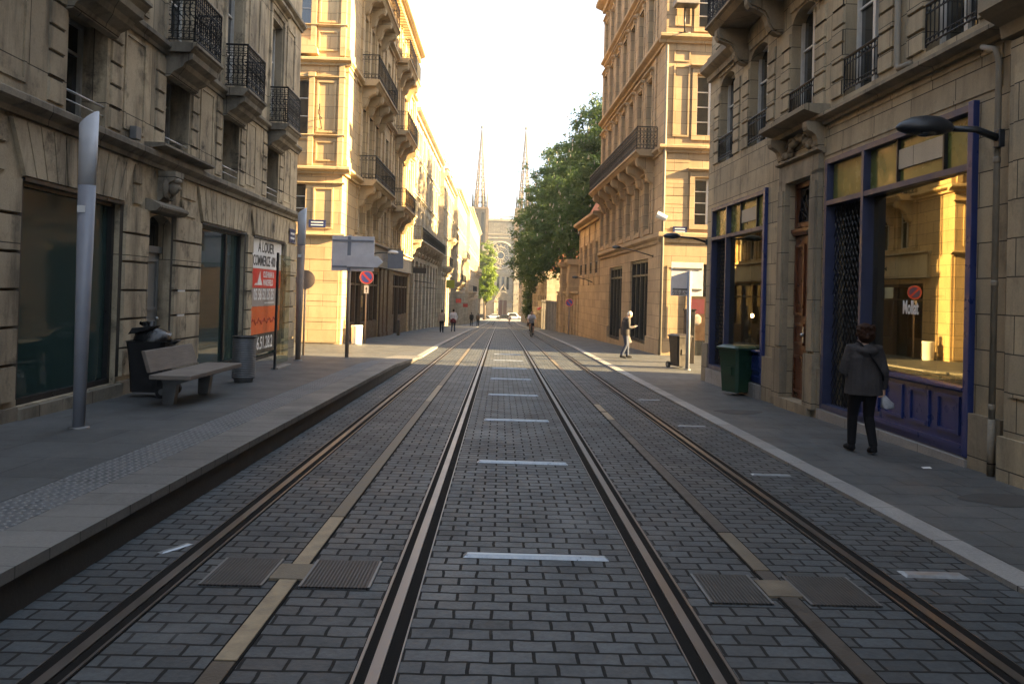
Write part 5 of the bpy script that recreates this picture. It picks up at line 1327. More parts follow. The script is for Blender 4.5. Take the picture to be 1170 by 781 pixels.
# wrought-iron sign bracket on the sunlit side
t = thing('sign_bracket', 'small wrought-iron bracket on the sunlit side wall of the golden corner building', 'bracket', (-7.85, 32.5, 9.0))
b = MB(); b.tube([(0, .02, 0), (0, -.55, .0)], .022, 6); b.tube([(0, 0, -.45), (0, -.3, -.12), (0, -.5, 0)], .018, 6); b.tube([(0, -.5 + .12 * math.cos(a), .14 + .12 * math.sin(a)) for a in [2 * PI * k / 14 for k in range(14)]], .02, 5, True, True); b.tube([(0, -.5, .26), (0, -.5, .5)], .03, 6)
b.build('bracket_arm', M['iron'], t)
t = thing('street_plate', 'dark street name plate on the sunlit gable of the golden corner building', 'street plate', (-7.9, 32.5, 4.5))
b = MB(); b.box(-.36, .36, -.06, -.02, -.16, .16); pq = b.build('plate', M['blueplate'], t)
for z in (.06, -.06):
    q = MB(); q.box(-.26, .26, -.063, -.06, z - .022, z + .022); q.build('plate_line', M['whitev'], pq)
t = thing('street_plate', 'blue street name plate high on the corner of the weathered left building', 'street plate', (-5.6 - ANG * 22.2, 22.2, 3.25), ANG)
b = MB(); b.box(.04, .055, -.3, .3, -.2, .2); pq = b.build('plate', M['blueplate'], t)
for z in (.07, -.06):
    q = MB(); q.box(.055, .058, -.22, .22, z - .028, z + .028); q.build('plate_line', M['whitev'], pq)
# projecting shop signs down the left terrace
def flag_sign(label, x, y, z, w, h, mat, out=1.0):
    t = thing('shop_sign', label, 'shop sign', (x, y, z))
    b = MB(); b.box(.15, .15 + w, -.06, .06, -h / 2, h / 2); b.build('sign_panel', M[mat], t, .01)
    b = MB(); b.tube([(0, 0, h / 2 + .06), (.15 + w, 0, h / 2 + .06)], .02, 6); b.tube([(.25, 0, h / 2), (.25, 0, h / 2 + .06)], .015, 5); b.tube([(w, 0, h / 2), (w, 0, h / 2 + .06)], .015, 5); b.build('bracket', M['iron'], t)
flag_sign('grey projecting shop sign on the pier of the golden corner building', -6.78, 44.3, 3.55, .9, 1.05, 'greypole')
flag_sign('dark projecting shop sign on the long rusticated house', -6.85, 57.6, 3.3, 1.0, .42, 'blackv')
flag_sign('yellow-green projecting sign far along the left terrace', -6.2, 84, 2.6, .9, .9, 'yellow')
flag_sign('red projecting sign near the narrow bright house', -6.0, 99, .6, .7, .55, 'redsign')
flag_sign('red round-edged shop sign low on the pale house', -5.7, 112, -.2, .7, .5, 'redsign')
for i, (y, z) in enumerate(((60, 2.55), (66, 2.1))):
    t = thing('awning_bracket', ['thin iron awning bracket across the long rusticated house, nearer of two', 'thin iron awning bracket across the long rusticated house, farther of two'][i], 'awning bracket', (-6.85, y, z))
    b = MB(); b.tube([(0, 0, 0), (1.1, .2, -.1)], .022, 6); b.tube([(1.1, -2.5, -.1), (1.1, 6, -.1)], .022, 6); b.tube([(0, 5, 0), (1.1, 5.2, -.1)], .022, 6); b.build('rod', M['iron'], t)

# ================================================================== STREET FURNITURE, RIGHT
wheelie('dark green wheeled bin with closed lid against the plinth between the two shops', (5.20, 16.55, gz(16.55) + .03), R(-62), 'green', True, 1, 1.0, .60, .66)
wheelie('dark brown wheeled bin behind the road sign pole at the right corner', (5.72, 24.1, gz(24.1) + .03), R(20), 'brownbin', True, 1, 1.0, .54, .6)
def right_sign():
    g = gz(23.5) + .03
    t = thing('traffic_sign', 'grey back of a square road sign with black graffiti, beside the dark brown bin', 'traffic sign', (5.82, 23.5, g), 0)
    b = MB(); b.tube([(0, 0, -.05), (0, 0, 3.05)], .062, 14); b.build('pole', M['greypole'], t)
    p = MB(); p.box(-.56, .44, .065, .085, 2.28, 3.32); pn = p.build('panel', M['signback'], t, .006)
    q = MB(); q.box(-.50, .40, .04, .065, 3.10, 3.15); q.box(-.50, .40, .04, .065, 2.46, 2.51); q.build('rail', M['zinc'], pn)
    s = MB(); px = [(-.50, 2.36), (-.46, 2.44), (-.44, 2.33), (-.39, 2.42), (-.37, 2.33), (-.33, 2.45), (-.32, 2.34), (-.27, 2.40), (-.24, 2.33), (-.21, 2.46), (-.18, 2.34), (-.12, 2.41), (-.08, 2.34), (-.05, 2.37)]
    s.tube([(x, .060, z) for x, z in px], .014, 5, False); s.tube([(-.50, .060, 2.31), (-.1, .060, 2.325)], .010, 5, False); s.build('graffiti', M['blackv'], pn)
    f = MB(); f.lathe([(.11, -.02), (.11, .02), (.07, .03)], 14); f.build('base', M['zinc'], t)
right_sign()
t = thing('meter_box', 'dark upright utility cabinet behind the road sign at the right corner', 'cabinet', (6.62, 26.6, gz(26.6) + .03))
b = MB(); b.box(-.17, .17, -.15, .15, .0, 1.85); b.build('cabinet_body', M['brownbin'], t, .02); b = MB(); b.box(-.13, .13, -.165, -.15, .9, 1.7); b.build('door', M['black'], t); b = MB(); b.box(-.2, .2, -.18, .18, 1.85, 1.9); b.build('cap', M['black'], t)
t = thing('poster_board', 'dark red poster board on the sunlit side of the ochre corner building', 'poster', (8.05, 31.1, .9))
b = MB(); b.box(-.33, .33, -.03, .03, -.85, .95); b.build('board', M['brown'], t); b = MB(); b.box(-.28, .28, -.035, -.03, .25, .85); b.build('red_field', M['maroon'], t); b = MB(); b.lathe([(.05, -.3), (.2, -.1), (.2, .1), (.05, .3)], 16, (0, -.02), True, 1, .1); b.build('pale_figure', M['cream_cloth'], t)
lamp_on_arm('street_lamp', 'large dark street lamp on an arm over the big blue shop window', (5.9 - ANG * 8.45 - .14, 8.46, 3.66), (4.93, 8.50, 3.76), 0, 'lampblk', 1.0)
lamp_on_arm('street_lamp', 'dark street lamp on an arm at the far corner of the beige shop building', (5.9 - ANG * 19.9 - .06, 19.85, 3.25), (4.55, 19.75, 3.36), 0, 'lampblk', .75)
lamp_on_arm('street_lamp', 'thin street lamp on an arm at the ochre building over its tall shop windows', (6.55, 33.0, 3.55), (5.1, 33.2, 3.9), 0, 'lampblk', .62)
lamp_on_arm('street_lamp', 'dark street lamp on an arm on the low stone annex', (6.12, 51.0, 2.65), (5.1, 51.0, 2.95), 0, 'lampblk', .75)
t = thing('wall_lamp', 'small white floodlight at the corner of the ochre building under its balcony', 'floodlight', (6.56, 31.3, 5.0))
b = MB(); b.tube([(0, 0, 0), (-.1, -.25, .1)], .03, 8); b.build('arm', M['zinc'], t); b = MB(); b.tube([(.10, -.35, -.02), (-.28, -.28, .16)], [.12, .15], 14, False); b.build('housing', M['white'], t)
t = thing('floodlight', 'rectangular floodlight on a stand on the ledge of the sunlit ochre wall', 'floodlight', (7.25, 31.15, 12.68))
b = MB(); b.tube([(0, 0, 0), (0, 0, 1.05)], .03, 8); b.tube([(-.25, 0, .02), (.25, 0, .02)], .025, 6); b.tube([(0, -.2, .02), (0, .2, .02)], .025, 6); b.build('stand', M['black'], t)
b = MB(); b.box(-.48, .48, -.5, .1, 1.05, 1.30); b.build('housing', M['concrete'], t, .02); b = MB(); b.box(-.42, .42, -.44, .04, 1.03, 1.048); b.build('lens', M['black'], t)
t = thing('awning', 'red shop awning beyond the iron gate on the right', 'awning', (5.6, 93.5, -.1)); b = MB(); b.add([(0, 0, .5), (0, 3, .5), (-1.0, 3, .1), (-1.0, 0, .1), (0, 0, .44), (0, 3, .44), (-1.0, 3, -.1), (-1.0, 0, -.1)], [(0, 1, 2, 3), (4, 7, 6, 5), (0, 4, 5, 1), (1, 5, 6, 2), (2, 6, 7, 3), (3, 7, 4, 0)]); b.build('canvas', M['redsign'], t)

# parked vehicles on the square
def car(label, loc, rz, mat, van=False, group='vehicles parked on the square'):
    t = thing('parked_car', label, 'car', loc, rz, group); L, W, H = (4.6, 1.8, 1.95) if van else (4.2, 1.75, 1.45)
    pr = [(-L / 2, .35), (-L / 2, .95), (-L * .44, H * .97), (L * .12, H), (L * .30, .98), (L * .48, .85), (L / 2, .35)] if van else [(-L / 2, .35), (-L / 2, .9), (-L * .40, .98), (-L * .28, H * .97), (L * .08, H), (L * .26, .95), (L * .48, .82), (L / 2, .35)]
    b = MB(); b.ext(pr, -W / 2, W / 2); b.build('body', M[mat], t, .05)
    g = MB(); top = H * .93; g.ext([(-L * .36, 1.0), (-L * .33, top), (L * .07, top), (L * .2, 1.0)], -W / 2 - .012, W / 2 + .012); g.build('side_window', M['glass'], t)
    for sx in (-.30, .30):
        for sy in (-1, 1):
            q = MB(); q.tube([(sx * L, sy * W / 2 - sy * .16, .32), (sx * L, sy * (W / 2 + .03), .32)], .32, 18, False); wh = q.build('wheel', M['tyre'], t)
            q = MB(); q.tube([(sx * L, sy * W / 2, .32), (sx * L, sy * (W / 2 + .04), .32)], .18, 12, False); q.build('rim', M['steel'], wh)
    for sy in (-.6, .6):
        q = MB(); q.box(L / 2 - .12, L / 2 + .01, sy - .14, sy + .14, .62, .76); q.build('headlight', M['white'], t)
for i, (x, y, mt, vn, lb) in enumerate(((-2.2, 226, 'carwhite', False, 'white car parked before the cathedral portal, left of two white vehicles'), (4.2, 230, 'carwhite', True, 'white van parked before the cathedral portal, right of the white car'),
        (1.0, 214, 'carblack', False, 'dark car parked in front of the white vehicles on the square'), (-5.2, 216, 'carblack', False, 'dark car parked under the lime-green tree on the square'))):
    car(lb, (x, y, gz(y) + .07), 0 if i % 2 else PI, mt, vn)

# ================================================================== PEOPLE
def V3(*a): return Vector(a)
def hand(mb, wrist, d, side, palm_n, curl=.6, s=1.0):
    """palm, four unequal bent fingers and a thumb leaving the side of the palm"""
    d = d.normalized(); n = palm_n.normalized(); x = d.cross(n).normalized(); n = x.cross(d)
    c = wrist + d * .045 * s
    mb.tube([wrist - d * .01, wrist + d * .02 * s, wrist + d * .075 * s, wrist + d * .09 * s], [.024 * s, .030 * s, .034 * s, .026 * s], 10)
    mb.tube([c - x * .022 * s, c + x * .022 * s], [.026 * s, .026 * s], 8)
    for k, L in enumerate((.070, .080, .075, .058)):
        o = wrist + d * .082 * s + x * side * (.028 - k * .0185) * s
        p = [o]; a = curl * .35; dd = d
        for seg, f in enumerate((.45, .32, .23)):
            dd = (d * math.cos(a) + n * math.sin(a)); p.append(p[-1] + dd * L * f * s); a += curl * .6
        mb.tube(p, [.0098 * s, .0090 * s, .0082 * s, .0062 * s], 7)
    o = wrist + d * .025 * s + x * side * .030 * s
    mb.tube([o, o + (d * .6 + x * side * .75 + n * .25) * .036 * s, o + (d * 1.25 + x * side * .85 + n * .6) * .05 * s], [.013 * s, .0105 * s, .008 * s], 7)

def person(label, loc, rz, H, J, top, bottom, hair, hairstyle, shoes='black_cloth', top_kind='jacket', detail=1.0, hem=.84, shorts=False, group=None, sleeve=1.0, bulk=1.0):
    """J: joint dict for a 1.75 m body facing +Y; scaled to H"""
    s = H / 1.75
    t = thing('person', label, 'person', loc, rz, group)
    g = lambda k: V3(*J[k]) * s
    hd = g('head'); look = V3(*J.get('look', (0, 1, 0))).normalized(); upv = V3(*J.get('up', (0, 0, 1))).normalized()
    rt = look.cross(upv).normalized(); upv = rt.cross(look)
    hp = lambda a, b, c: hd + rt * a * s + look * b * s + upv * c * s
    vox = .0075 / detail
    b = MB()
    pel, che, nk = g('pelvis'), g('chest'), g('neck')
    def torso(mb, add, z_lo, widths):
        pass
    # continuous body: torso, neck, head, limbs, hands
    def chain(mb, pts, rad, n=12): mb.tube(pts, [r * s for r in rad], n)
    def trunk(mb, k, lo=0.0):
        pts = [pel - V3(0, 0, .06 * s), pel + V3(0, 0, .05 * s), pel.lerp(che, .5), che, che.lerp(nk, .62)]
        for off, rr in ((-.075, .105), (.075, .105), (0, .115)):
            mb.tube([p + V3(off * s * (1.15 if i == 3 else 1), 0, 0) for i, p in enumerate(pts)], [rr * s * k * q for q in (.95, 1.02, .98, 1.08, .72)], 14)
    trunk(b, .93)
    chain(b, [che, nk, hd - upv * .05 * s], [.085, .056, .055])
    b.ball(hp(0, 0, .03), (.076 * s, .092 * s, .105 * s), 16, 12)
    b.ball(hp(0, .03, -.045), (.056 * s, .062 * s, .062 * s), 14, 10)
    b.tube([hp(0, .085, .035), hp(0, .108, -.002), hp(0, .085, -.012)], [.010 * s, .016 * s, .012 * s], 8)      # nose
    b.tube([hp(-.022, .083, -.045), hp(.022, .083, -.045)], .009 * s, 6)                                     # lips
    for q in (-1, 1):
        b.ball(hp(q * .078, -.005, .01), (.014 * s, .022 * s, .033 * s), 8, 6)
        sh, el, wr = g('shL' if q < 0 else 'shR'), g('elL' if q < 0 else 'elR'), g('wrL' if q < 0 else 'wrR')
        chain(b, [che + V3(q * .06 * s, 0, .10 * s), sh, sh.lerp(el, .5), el, el.lerp(wr, .35), wr], [.07, .062, .047, .038, .038, .025])
        hdv = g('hdL') if q < 0 else g('hdR')
        hand(b, wr, hdv, q if 'thL' not in J else q, V3(*J.get('palmL' if q < 0 else 'palmR', (-q, .2, 0))), J.get('curlL' if q < 0 else 'curlR', .6), s)
        hp_, kn, an, to = g('hipL' if q < 0 else 'hipR'), g('knL' if q < 0 else 'knR'), g('anL' if q < 0 else 'anR'), g('toL' if q < 0 else 'toR')
        chain(b, [hp_ + V3(0, 0, .06 * s), hp_.lerp(kn, .3), kn, kn.lerp(an, .3), an], [.092, .080, .055, .056, .036])
        fd = (to - an); fd.z = 0
        chain(b, [an - V3(0, 0, .03 * s) - fd.normalized() * .04 * s, to.lerp(an, .4) - V3(0, 0, .01 * s), to], [.034, .036, .026])
    body = b.build('body', M['skin'], t); remesh(body, vox * .8 if detail >= 1 else .011, 2)
    e = MB()
    for q in (-1, 1): e.ball(hp(q * .030, .080, .030), .010 * s, 8, 6)
    e.build('eyes', M['black'], t)
    # trousers
    p = MB()
    for off in (-.07, .07, 0): p.tube([pel + V3(off * s, 0, -.07 * s), pel + V3(off * s, 0, .10 * s)], [.112 * s * bulk, .108 * s * bulk], 14)
    for q in (-1, 1):
        hp_, kn, an = g('hipL' if q < 0 else 'hipR'), g('knL' if q < 0 else 'knR'), g('anL' if q < 0 else 'anR')
        if shorts: chain(p, [hp_ + V3(0, 0, .05 * s), hp_.lerp(kn, .4), kn.lerp(hp_, .18)], [.104, .098, .088])
        else: chain(p, [hp_ + V3(0, 0, .05 * s), hp_.lerp(kn, .3), kn, kn.lerp(an, .35), an.lerp(kn, .02)], [.104 * bulk, .092 * bulk, .069, .066, .055])
    tr = p.build('trousers', M[bottom], t); remesh(tr, vox * 1.3, 3)
    # top garment
    j = MB()
    zlo = hem * s
    low = V3(pel.x, pel.y, zlo)
    pts = [low, low.lerp(pel, .5) if zlo < pel.z else low, pel + V3(0, 0, .06 * s), pel.lerp(che, .5), che, che.lerp(nk, .55), nk - V3(0, 0, .01 * s)]
    pts = [q for i, q in enumerate(pts) if i == 0 or q.z > pts[i - 1].z + .004]
    kk = {'jacket': 1.12, 'coat': 1.22, 'shirt': 1.04}[top_kind] * bulk
    wid = ([1.14, 1.10] if top_kind == 'coat' else [1.0, 1.0]) + [1.04, .98, 1.06, .80, .50]; wid = wid[-len(pts):]
    for off in (-.075, .075, 0):
        j.tube([q + V3(off * s * (1.2 if 0 < i < len(pts) - 1 else (1.25 if i == 0 and top_kind == 'coat' else .6 if i else 1)), 0, 0) for i, q in enumerate(pts)], [.112 * s * kk * w for w in wid], 16)
    for q in (-1, 1):
        sh, el, wr = g('shL' if q < 0 else 'shR'), g('elL' if q < 0 else 'elR'), g('wrL' if q < 0 else 'wrR')
        full = [che + V3(q * .06 * s, 0, .09 * s), sh, sh.lerp(el, .5), el]
        rr = [.085 * kk, .078 * kk, .064 * kk, .056 * kk]
        if sleeve > .7: full += [el.lerp(wr, .5), wr.lerp(el, .02)]; rr += [.052 * kk, .044 * kk]
        chain(j, full, rr, 14)
    if top_kind == 'coat':                                             # hood lying on the shoulders
        c = nk + V3(0, -.06 * s, -.03 * s); j.tube([c + V3(math.cos(a) * .11, math.sin(a) * .075 - .02, -.035 + .02 * math.sin(a)) * s for a in [2 * PI * q / 18 for q in range(18)]], .052 * s, 10, True, True); j.ball(c + V3(0, -.07, -.05) * s, (.11 * s, .065 * s, .09 * s), 12, 8)
    elif top_kind == 'jacket':
        j.tube([nk + V3(math.cos(a) * .062, math.sin(a) * .060, -.002) * s for a in [2 * PI * q / 16 for q in range(16)]], .022 * s, 8, True, True)
    jk = j.build({'coat': 'coat', 'jacket': 'jacket', 'shirt': 'shirt'}[top_kind], M[top], t); remesh(jk, vox * 1.3, 3)
    # hair
    h = MB(); rnd = random.Random(3)
    if hairstyle == 'bob':
        h.ball(hp(0, -.02, .052), (.108 * s, .108 * s, .108 * s), 18, 14); h.ball(hp(0, -.05, -.03), (.112 * s, .075 * s, .095 * s), 16, 12)
        for q in range(80):
            a = rnd.uniform(.0, 2 * PI); z = rnd.uniform(-.07, .12); h.ball(hp(.106 * math.cos(a), -.04 + .085 * math.sin(a) if math.sin(a) < .55 else -.01, z * 1.05 - .01), rnd.uniform(.016, .032) * s, 8, 6)
    elif hairstyle == 'short':
        h.ball(hp(0, -.015, .052), (.084 * s, .092 * s, .094 * s), 18, 12); h.ball(hp(0, -.048, .0), (.074 * s, .055 * s, .07 * s), 14, 10)
    else:
        h.ball(hp(0, -.018, .056), (.084 * s, .092 * s, .09 * s), 18, 12); h.ball(hp(0, -.05, .01), (.076 * s, .055 * s, .08 * s), 14, 10)
    ho = h.build('hair', M[hair], t); remesh(ho, .009, 2)
    for q in (-1, 1):
        an, to = g('anL' if q < 0 else 'anR'), g('toL' if q < 0 else 'toR'); fd = (to - an); fd.z = min(fd.z, 0); f2 = V3(fd.x, fd.y, 0).normalized()
        f = MB(); f.tube([an + V3(0, 0, .02 * s), an - V3(0, 0, .035 * s) - f2 * .005], [.045 * s, .047 * s], 12)
        f.tube([an - V3(0, 0, .042 * s) - f2 * .05 * s, an - V3(0, 0, .040 * s) + f2 * .02 * s, to.lerp(an, .35) - V3(0, 0, .004), to + f2 * .02 * s], [.040 * s, .044 * s, .043 * s, .030 * s], 12)
        so = f.build('shoe', M[shoes], t); remesh(so, .010, 2)
    return t
def pose(**k):
    J = dict(pelvis=(0, 0, .97), chest=(0, .0, 1.31), neck=(0, .005, 1.49), head=(0, .03, 1.62), shL=(-.175, 0, 1.41), shR=(.175, 0, 1.41), elL=(-.225, -.02, 1.13), elR=(.225, -.02, 1.13),
             wrL=(-.22, .06, .88), wrR=(.22, .06, .88), hdL=(0, .15, -1), hdR=(0, .15, -1), hipL=(-.09, 0, .93), hipR=(.09, 0, .93), knL=(-.095, .04, .51), knR=(.095, .04, .51),
             anL=(-.10, -.01, .085), anR=(.10, -.01, .085), toL=(-.115, .15, .03), toR=(.115, .15, .03))
    J.update(k); return J
def walk(a=.16, flip=1, **k):
    l, r = ('L', 'R') if flip > 0 else ('R', 'L'); sx = {'L': -1, 'R': 1}
    d = {'kn' + l: (sx[l] * .09, a * .85 + .03, .515), 'an' + l: (sx[l] * .095, a * 1.15, .095), 'to' + l: (sx[l] * .11, a * 1.15 + .16, .035),
         'kn' + r: (sx[r] * .09, -a * .15 + .05, .50), 'an' + r: (sx[r] * .095, -a * 1.2, .115), 'to' + r: (sx[r] * .105, -a * 1.2 + .155, .03),
         'wr' + l: (sx[l] * .23, -.10, .90), 'wr' + r: (sx[r] * .23, .15, .91), 'el' + l: (sx[l] * .23, -.08, 1.13), 'el' + r: (sx[r] * .23, .0, 1.13)}
    d.update(k); return pose(**d)
zp = lambda y: gz(y) + .03
wz = zp(9.8)
wom = person('person in a grey hooded coat and black trousers walking away along the right pavement', (4.72, 9.80, wz), R(-3), 1.65,
    walk(.11, 1, wrL=(-.12, .24, 1.20), elL=(-.255, .02, 1.12), hdL=(.5, .5, .4), palmL=(0, -.5, 1), curlL=1.0, elR=(.255, -.03, 1.13), wrR=(.285, .05, .885), hdR=(.05, .1, -1), curlR=1.3, head=(0, .02, 1.625), look=(-.25, 1, -.05)),
    'coat', 'black_cloth', 'hair_brown', 'bob', top_kind='coat', hem=.80, detail=1.1, bulk=1.03)
s = 1.65 / 1.75
b = MB(); rnd = random.Random(5)                                   # crossbody strap follows the back of the coat
b.tube([(-.12, -.05, 1.455), (-.09, -.11, 1.42), (-.03, -.165, 1.33), (.08, -.19, 1.17), (.18, -.15, 1.02), (.235, -.04, .95), (.24, .05, .93)], .012, 6)
st = b.build('bag_strap', M['black_cloth'], wom)
t = thing('plastic_bag', 'small pale crumpled plastic bag hanging from the hand of the person in the grey coat', 'bag', (5.02, 9.86, wz + .70))
b = MB(); b.loft([(.05, 0, -.13, .03, .02), (.06, 0, -.115, .085, .035), (.045, 0, -.06, .08, .04), (.02, 0, .0, .05, .03), (-.01, 0, .05, .02, .015)], 18)
b.v = [(x + rnd.gauss(0, .007), y + rnd.gauss(0, .007), z + rnd.gauss(0, .005)) for x, y, z in b.v]; b.build('bag_body', M['plasticbag'], t)
b = MB(); b.tube([(-.02, 0, .03), (-.035, 0, .09), (-.03, .01, .13), (-.01, .01, .09), (0, 0, .03)], .006, 5); b.build('bag_handle', M['plasticbag'], t)
person('grey-haired person in dark jacket and jeans standing in the sunlit strip, looking at a phone', (4.68, 28.5, zp(28.5)), R(-82), 1.80,
    walk(.12, 1, chest=(0, .035, 1.30), neck=(0, .09, 1.475), head=(0, .155, 1.575), look=(0, 1, -.65), up=(0, .6, 1), shL=(-.175, .06, 1.40), shR=(.175, .06, 1.40), elR=(.23, .06, 1.13), wrR=(.13, .26, 1.14), hdR=(-.3, .8, .3), palmR=(0, -.3, 1), curlR=.8,
         elL=(-.235, -.0, 1.13), wrL=(-.23, .12, .90), hdL=(0, .2, -1)), 'jacket', 'jeans', 'hair_grey', 'short', top_kind='jacket', hem=.86, bulk=1.06)
ph = MB(); ph.box(-.04, .04, -.075, .075, -.006, .006); o = ph.build('mobile_phone', M['plasticbag'], None, .003)
o.location = (4.68 + .40, 28.5 - .06, zp(28.5) + 1.20); o.rotation_euler = (R(30), 0, R(-82)); tag(o, 'pale phone in the hand of the person with grey hair', 'phone')
t = thing('folded_newspaper', 'pale folded newspaper held by the person with grey hair', 'newspaper', (4.68 + .17, 28.5 + .24, zp(28.5) + .80), R(-82))
b = MB(); b.add([(-.02, -.02, .05), (.02, -.02, .05), (.02, .05, -.24), (-.02, .05, -.24), (-.02, .04, .06), (.02, .04, .06), (.02, .15, -.22), (-.02, .15, -.22)], [(0, 3, 2, 1), (4, 5, 6, 7), (0, 1, 5, 4), (1, 2, 6, 5), (2, 3, 7, 6), (3, 0, 4, 7)]); b.build('paper_sheets', M['greyv'], t)
person('person in cream top and dark trousers walking away, left of a pair', (-4.33, 56.5, gz(56.5) + .045), R(4), 1.68, walk(.13, 1), 'cream_cloth', 'black_cloth', 'hair_dark', 'long', top_kind='shirt', hem=.90, detail=.7, bulk=1.05)
pm = person('person in white shirt with maroon sweater round the waist, right of a pair', (-3.70, 60.0, gz(60) + .045), R(-3), 1.76, walk(.13, -1, elL=(-.30, -.02, 1.15), elR=(.30, -.02, 1.15)), 'white_cloth', 'jeans', 'hair_dark', 'short', top_kind='shirt', hem=.94, detail=.7, bulk=1.15)
b = MB(); b.loft([(0, 0, .70, .235, .165), (0, -.01, .80, .25, .18), (0, 0, .96, .235, .17), (0, 0, 1.06, .20, .15)], 18); b.build('tied_sweater', M['maroon'], pm)
person('dark-clothed person far down the left pavement, left of a distant pair', (-3.75, 99, gz(99) + .045), R(10), 1.75, walk(.14, 1), 'black_cloth', 'black_cloth', 'hair_dark', 'short', top_kind='jacket', detail=.6)
person('person in a brown jacket far down the left pavement, right of a distant pair', (-2.98, 101, gz(101) + .045), R(-8), 1.72, walk(.14, -1), 'brown', 'jacket', 'hair_dark', 'short', top_kind='jacket', detail=.6)
person('distant person in a white top crossing the tracks before the square', (1.82, 153, gz(153) + .01), R(150), 1.75, walk(.14, 1), 'white_cloth', 'cream_cloth', 'hair_dark', 'short', top_kind='shirt', hem=.9, detail=.6)
# cyclist
cy = 52.5; cz = gz(cy) + .006
t = thing('bicycle', 'dark bicycle ridden towards the camera along the right track', 'bicycle', (2.15, cy, cz), R(183))
for yy in (-.52, .52):
    w = MB(); w.tube([(0, yy + .33 * math.cos(a), .34 + .33 * math.sin(a)) for a in [2 * PI * k / 24 for k in range(24)]], .018, 6, True, True); wh = w.build('wheel', M['tyre'], t)
    w = MB()
    for k in range(10): a = 2 * PI * k / 10; w.tube([(0, yy, .34), (0, yy + .32 * math.cos(a), .34 + .32 * math.sin(a))], .003, 4)
    w.build('rim', M['steel'], wh)
f = MB(); f.tube([(0, -.52, .34), (0, -.05, .30), (0, .38, .82), (0, -.16, .80), (0, -.05, .30)], .017, 7); f.tube([(0, -.16, .80), (0, -.19, .94)], .013, 6); f.tube([(0, -.52, .34), (0, -.16, .80)], .011, 6); f.tube([(0, .52, .34), (0, .40, .78), (0, .37, 1.0)], .016, 7); f.build('frame', M['carblack'], t)
f = MB(); f.tube([(-.28, .30, 1.02), (-.12, .38, 1.02), (.12, .38, 1.02), (.28, .30, 1.02)], .014, 7); f.build('handlebar', M['steel'], t)
f = MB(); f.ball((0, -.20, .96), (.08, .13, .03), 10, 6); f.build('saddle', M['black'], t)
for sx, z in ((-1, .16), (1, .44)):
    f = MB(); f.box(sx * .10 - .04, sx * .10 + .05, -.10, -.0, z - .015, z + .015); f.tube([(sx * .03, -.05, .30), (sx * .06, -.05, z)], .01, 6); f.build('pedal', M['black'], t)
person('person in a white top and dark shorts riding a bicycle towards the camera', (2.15, cy, cz), R(183), 1.76,
    pose(pelvis=(0, -.18, 1.04), chest=(0, -.02, 1.36), neck=(0, .06, 1.53), head=(0, .12, 1.65), shL=(-.18, .0, 1.45), shR=(.18, .0, 1.45), elL=(-.27, .12, 1.22), elR=(.27, .12, 1.22), wrL=(-.265, .27, 1.05), wrR=(.265, .27, 1.05), hdL=(.1, .8, -.3), hdR=(-.1, .8, -.3), palmL=(0, 0, -1), palmR=(0, 0, -1), curlL=1.4, curlR=1.4,
         hipL=(-.09, -.15, 1.0), hipR=(.09, -.15, 1.0), knL=(-.12, .16, .66), knR=(.12, .24, .84), anL=(-.11, -.06, .25), anR=(.11, -.04, .52), toL=(-.12, .10, .185), toR=(.12, .12, .465)),
    'white_cloth', 'black_cloth', 'hair_dark', 'short', top_kind='shirt', hem=1.0, shorts=True, detail=.7, sleeve=.5, bulk=1.02)

# ================================================================== HAZE
hz = NT('street_haze'); hz.n.remove(hz.b)
pv = hz.node('ShaderNodeVolumePrincipled'); pv.inputs['Color'].default_value = (.82, .92, 1, 1); pv.inputs['Density'].default_value = .00035; pv.inputs['Anisotropy'].default_value = .2
hz.l.new(pv.outputs[0], hz.out.inputs['Volume'])
b = MB(); b.box(-490, 490, -79, 890, -18, 82); tag(b.build('haze', hz.mat), kind='stuff')

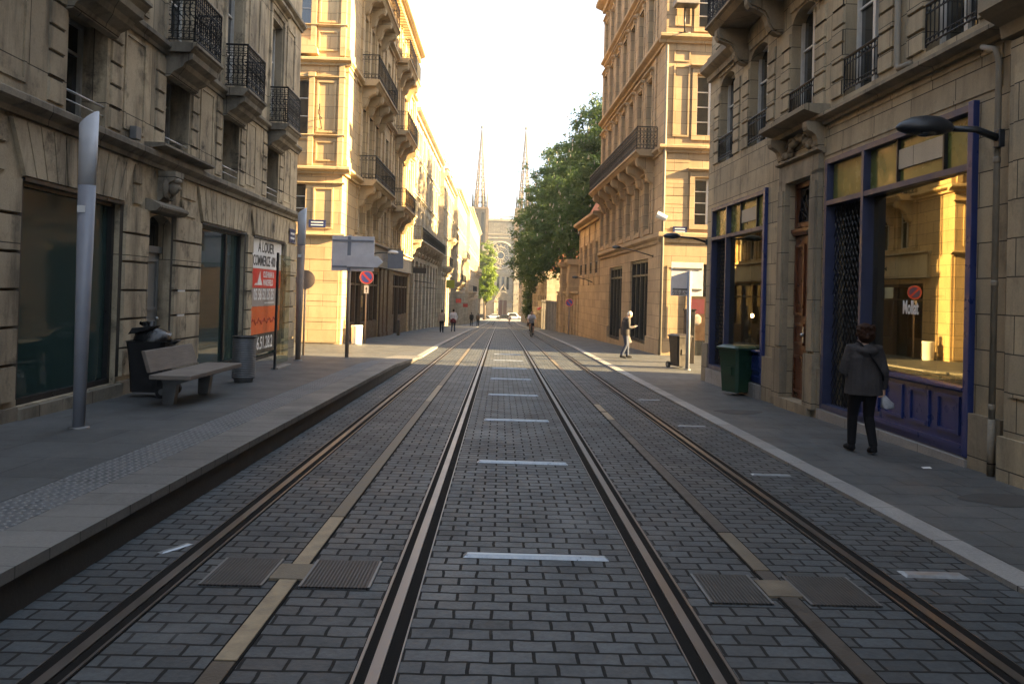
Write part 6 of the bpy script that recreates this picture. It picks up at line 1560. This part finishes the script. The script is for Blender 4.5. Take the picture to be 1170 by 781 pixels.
# ================================================================== CAMERA, SUN, SKY
f_px, PPx, PPy, W_, H_ = 870., 585., 325., 1170., 781.
roll, pitch, yaw, HC = R(1.6), R(.66), R(.8), 1.77
fwd = Vector((math.sin(yaw) * math.cos(pitch), math.cos(yaw) * math.cos(pitch), math.sin(pitch)))
right = Vector((math.cos(yaw), -math.sin(yaw), 0)); up = right.cross(fwd)
r2 = math.cos(roll) * right + math.sin(roll) * up; u2 = -math.sin(roll) * right + math.cos(roll) * up
cam = bpy.data.cameras.new('camera'); co_ = bpy.data.objects.new('camera', cam); COL.objects.link(co_)
co_.matrix_world = Matrix(((r2.x, u2.x, -fwd.x, 0), (r2.y, u2.y, -fwd.y, 0), (r2.z, u2.z, -fwd.z, HC), (0, 0, 0, 1)))
cam.sensor_width = 36; cam.lens = f_px / W_ * 36; cam.shift_x = 0; cam.shift_y = -(H_ / 2 - PPy) / W_
cam.clip_start = .05; cam.clip_end = 3000
SC.camera = co_

SUN_EL, SUN_BACK = R(20.0), R(9.5)
d = Vector((-math.cos(SUN_BACK) * math.cos(SUN_EL), math.sin(SUN_BACK) * math.cos(SUN_EL), -math.sin(SUN_EL)))
sl = bpy.data.lights.new('sun', 'SUN'); sl.energy = 4.2; sl.angle = R(.5); sl.color = (1, .71, .34)
so = bpy.data.objects.new('sun', sl); COL.objects.link(so); so.rotation_euler = d.to_track_quat('-Z', 'Y').to_euler(); so.location = (60, -10, 60)
w = bpy.data.worlds.new('World'); SC.world = w; w.use_nodes = True
n = w.node_tree.nodes; bg = n['Background']
sk = n.new('ShaderNodeTexSky'); sk.sky_type = 'NISHITA'; sk.sun_disc = False; sk.sun_elevation = SUN_EL; sk.sun_rotation = R(90) + SUN_BACK
sk.air_density = 1.0; sk.dust_density = 3.0; sk.ozone_density = 1.0
mxw = n.new('ShaderNodeMix'); mxw.data_type = 'RGBA'; mxw.inputs[0].default_value = .7; mxw.inputs[7].default_value = (2.50, 2.92, 3.55, 1)   # thin bright veil of high cloud
w.node_tree.links.new(sk.outputs[0], mxw.inputs[6]); w.node_tree.links.new(mxw.outputs[2], bg.inputs[0]); bg.inputs[1].default_value = .050
SC.view_settings.view_transform = 'Standard'; SC.view_settings.look = 'None'; SC.view_settings.exposure = 3.52; SC.view_settings.gamma = 1
SC.view_settings.use_curve_mapping = False
SC.render.engine = 'CYCLES'
cy_ = SC.cycles
cy_.max_bounces = 7; cy_.diffuse_bounces = 4; cy_.glossy_bounces = 4; cy_.transparent_max_bounces = 8; cy_.sample_clamp_indirect = 6; cy_.use_denoising = True
cy_.caustics_reflective = False; cy_.caustics_refractive = False
